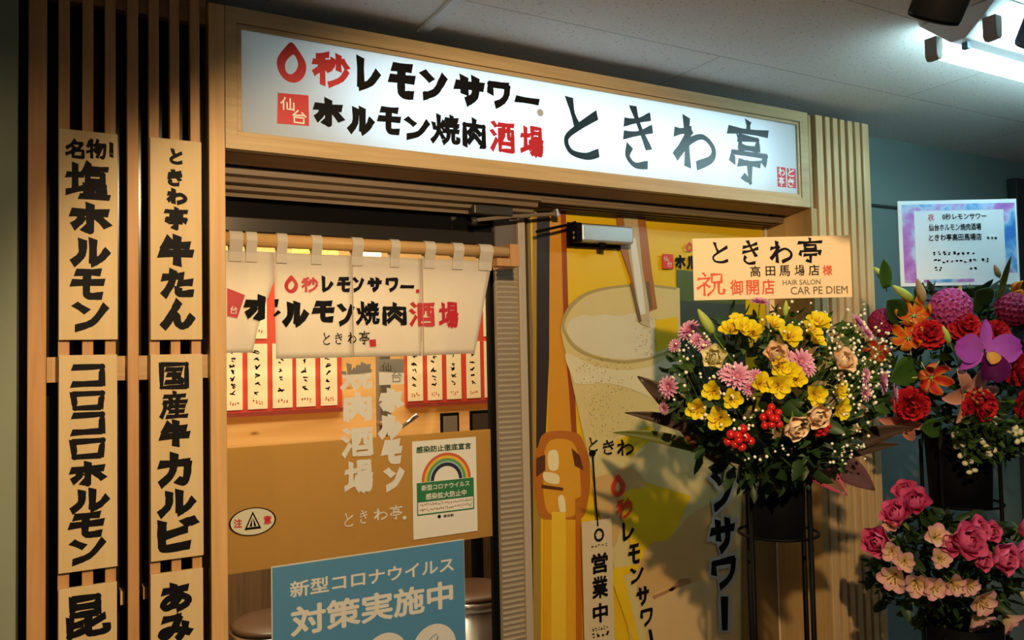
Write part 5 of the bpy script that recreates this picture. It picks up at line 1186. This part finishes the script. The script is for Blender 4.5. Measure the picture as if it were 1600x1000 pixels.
for cx, cy, rx, ry, n in ((1345, 555, 50, 85, 150), (1320, 660, 45, 55, 40), (1250, 500, 60, 30, 38), (1100, 590, 55, 75, 45), (1190, 690, 50, 40, 26), (1320, 710, 35, 22, 24), (1150, 640, 60, 30, 22), (1085, 540, 30, 25, 14)):
    for k in range(n):
        r = math.sqrt(rnd.random()); a = rnd.uniform(0, 2 * PI); px, py = cx + rx * r * math.cos(a), cy + ry * r * math.sin(a)
        p, nn, zc = dome('A', px, py, rnd.uniform(-0.035, 0.02)); m.ball(p, rnd.uniform(0.0025, 0.0046), 6, 4); st.tube([p, p - nn * .03 + Vector((0, 0, -0.02)), p - nn * .08 + Vector((0, 0, -0.06))], 0.0005, 3, False)
BB = thing('baby_breath', "tiny white baby's breath blossoms sprinkled through the board bouquet", 'flower', CP(1300, 600, 2.0)); BB['kind'] = 'stuff'
obj('blossoms', m, pm('breath_white', (0.82, 0.80, 0.66), 0.6), BB, True); obj('stems', st, GREEN, BB)

# ---- stands and buckets
def stand(label, px, y0, y1, rpx, zc, spread, legtop, ang):
    c = CP(px, (y0 + y1) / 2, zc); zt, zb_ = CP(px, y0, zc).z, CP(px, y1, zc).z; r = rpx * zc / F
    t = thing('flower_stand', label, 'stand', (c.x, c.y, 0), 'black flower stands')
    obj('bucket', MB().lathe([(r * .86, zb_), (r * .9, zb_ + 0.004), (r, zt), (r * .96, zt + 0.001), (r * .84, zt - 0.05), (0.002, zt - 0.052)], (c.x, c.y, 0), 32), BLACK, t, True)
    R_ = r * spread; zl = CP(px, legtop, zc).z
    for k in range(4):
        a = ang + k * PI / 2; x, y = c.x + R_ * math.cos(a), c.y + R_ * math.sin(a)
        obj('leg', MB().tube([(x, y, 0), (x, y, zl)], 0.0066, 8), BLACKM, t, True)
    for z in (zb_ + 0.012, 0.25): obj('ring', MB().tube([(c.x + R_ * math.cos(k * PI / 16), c.y + R_ * math.sin(k * PI / 16), z) for k in range(33)], 0.004, 6, False), BLACKM, t, True)
    return t
stand('tall black stand with a plastic bucket under the congratulation board bouquet', 1214, 722, 838, 44, 2.12, 1.36, 742, math.radians(3))
stand('tall black stand with a bucket carrying the red and violet bouquet', 1499, 675, 790, 48, 2.76, 1.22, 690, math.radians(8))
stand('low black bucket stand under the pink rose bouquet at lower right', 1510, 972, 1090, 54, 2.47, 1.2, 980, math.radians(8))

# ---- the two boards on their stakes
YAWZ = math.atan2(CR.y, CR.x)
CARD = []
def card(name, label, cat, px0, px1, py0, py1, zc, mat, thick=0.003):
    c = CP((px0 + px1) / 2, (py0 + py1) / 2, zc); w, h = (px1 - px0) * zc / F, (py1 - py0) * zc / F
    t = thing(name, label, cat, c, rot=(0, 0, YAWZ))
    bd = obj('board', MB().box(-w / 2, w / 2, 0, thick, -h / 2, h / 2), mat, t, local=True, bevel=0.0006)
    def L(px): return (px - (px0 + px1) / 2) * zc / F
    def H(py): return -(py - (py0 + py1) / 2) * zc / F
    CARD.append(bd); return t, L, H, w, h
def card_text(mb, L, H, items, Y, wt, style='brush', bold=0.0):
    for ch, a, b, c, d in items:
        if ch in GP: V, Fc = strokes2d(ch, L(a), L(b), H(d), H(c), wt, style)
        else: V, Fc = font2d(ch, bold); V = fit(V, L(a), L(b), H(d), H(c))
        emit2d(mb, V, Fc, Y)
    return mb
t, L, H, w, h = card('congratulation_board', 'cream wooden board with black and red brush lettering above the yellow bouquet', 'sign', 1083, 1330, 370, 467, 2.10, pm('cream_board', (0.86, 0.66, 0.42), 0.6))
obj('black_lettering', card_text(MB(), L, H, [('と', 1113, 1139, 376, 410), ('き', 1160, 1187, 374, 413), ('わ', 1203, 1239, 376, 412), ('亭', 1247, 1287, 372, 413)], -0.0006, 0.145), INK, CARD[-1], local=True)
obj('branch_lettering', card_text(MB(), L, H, [('高', 1172, 1188, 415, 432), ('田', 1196, 1211, 416, 431), ('馬', 1217, 1234, 415, 432), ('場', 1241, 1257, 415, 432), ('店', 1263, 1280, 415, 432)], -0.0006, 0.16, 'brush', 0.012), INK, CARD[-1], local=True)
obj('red_lettering', card_text(MB(), L, H, [('祝', 1087, 1132, 423, 461), ('御', 1140, 1160, 436, 460), ('開', 1165, 1185, 437, 460), ('店', 1189, 1209, 436, 460), ('様', 1285, 1300, 416, 432)], -0.0006, 0.12, 'brush', 0.02), pm('board_red', (0.70, 0.085, 0.03), 0.6), CARD[-1], local=True)
obj('sender_lettering', card_text(MB(), L, H, [('HAIR SALON', 1222, 1281, 438, 446), ('CAR PE DIEM', 1234, 1323, 449, 461)], -0.0006, 0.1, 'brush', 0.006), pm('board_grey', (0.16, 0.11, 0.07), 0.6), CARD[-1], local=True)
obj('stake', MB().box(L(1201), L(1209), 0.0035, 0.010, H(640), H(380)), PLAQ, t, local=True)
t, L, H, w, h = card('greeting_card', 'small white card with blue and violet watercolour border above the red bouquet', 'sign', 1405, 1591, 312, 446, 2.74, pm('card_white', (0.70, 0.74, 0.78), 0.5))
m_, N, Lk, b = _new('watercolour')
tc = N.new('ShaderNodeTexCoord'); n1 = N.new('ShaderNodeTexNoise'); n1.inputs['Scale'].default_value = 9; n1.inputs['Detail'].default_value = 5; Lk.new(tc.outputs['Object'], n1.inputs['Vector'])
r1 = N.new('ShaderNodeValToRGB'); e = r1.color_ramp.elements; e[0].position = 0.36; e[0].color = (0.30, 0.10, 0.42, 1); e[1].position = 0.66; e[1].color = (0.03, 0.16, 0.50, 1)
x = e.new(0.45); x.color = (0.42, 0.18, 0.52, 1); x = e.new(0.52); x.color = (0.40, 0.52, 0.72, 1); x = e.new(0.58); x.color = (0.10, 0.32, 0.62, 1)
Lk.new(n1.outputs['Fac'], r1.inputs[0]); Lk.new(r1.outputs[0], b.inputs['Base Color']); b.inputs['Roughness'].default_value = 0.5
m = MB(); rect(m, L(1411), L(1430), H(441), H(318), -0.0004); rect(m, L(1570), L(1588), H(428), H(318), -0.0004); rect(m, L(1430), L(1570), H(328), H(318), -0.0004); rect(m, L(1441), L(1520), H(441), H(436), -0.0004)
obj('watercolour_border', m, m_, CARD[-1], local=True)
m = MB()
for s_, a, b_, c_, d in (('0秒レモンサワー', 1474, 1543, 333, 343), ('仙台ホルモン焼肉酒場', 1452, 1534, 349, 360), ('ときわ亭高田馬場店', 1452, 1534, 365, 376)):
    V, Fc = font2d(s_, 0.02); emit2d(m, fit(V, L(a), L(b_), H(d), H(c_)), Fc, -0.0006)
rnd = random.Random(4)
for a, b_, c_, d, n in ((1457, 1524, 392, 399, 9), (1457, 1525, 404, 411, 10), (1531, 1546, 404, 411, 2), (1457, 1473, 416, 423, 2), (1541, 1561, 370, 375, 3), (1513, 1527, 416, 422, 2)): dashes(m, L(a), L(b_), H(d), H(c_), -0.0006, rnd, n)
obj('black_lettering', m, INK, CARD[-1], local=True)
m = MB(); card_text(m, L, H, [('祝', 1451, 1461, 333, 344)], -0.0006, 0.12); obj('red_lettering', m, RED, CARD[-1], local=True)
obj('stake', MB().box(L(1493), L(1501), 0.0035, 0.010, H(600), H(330)), PLAQ, t, local=True)
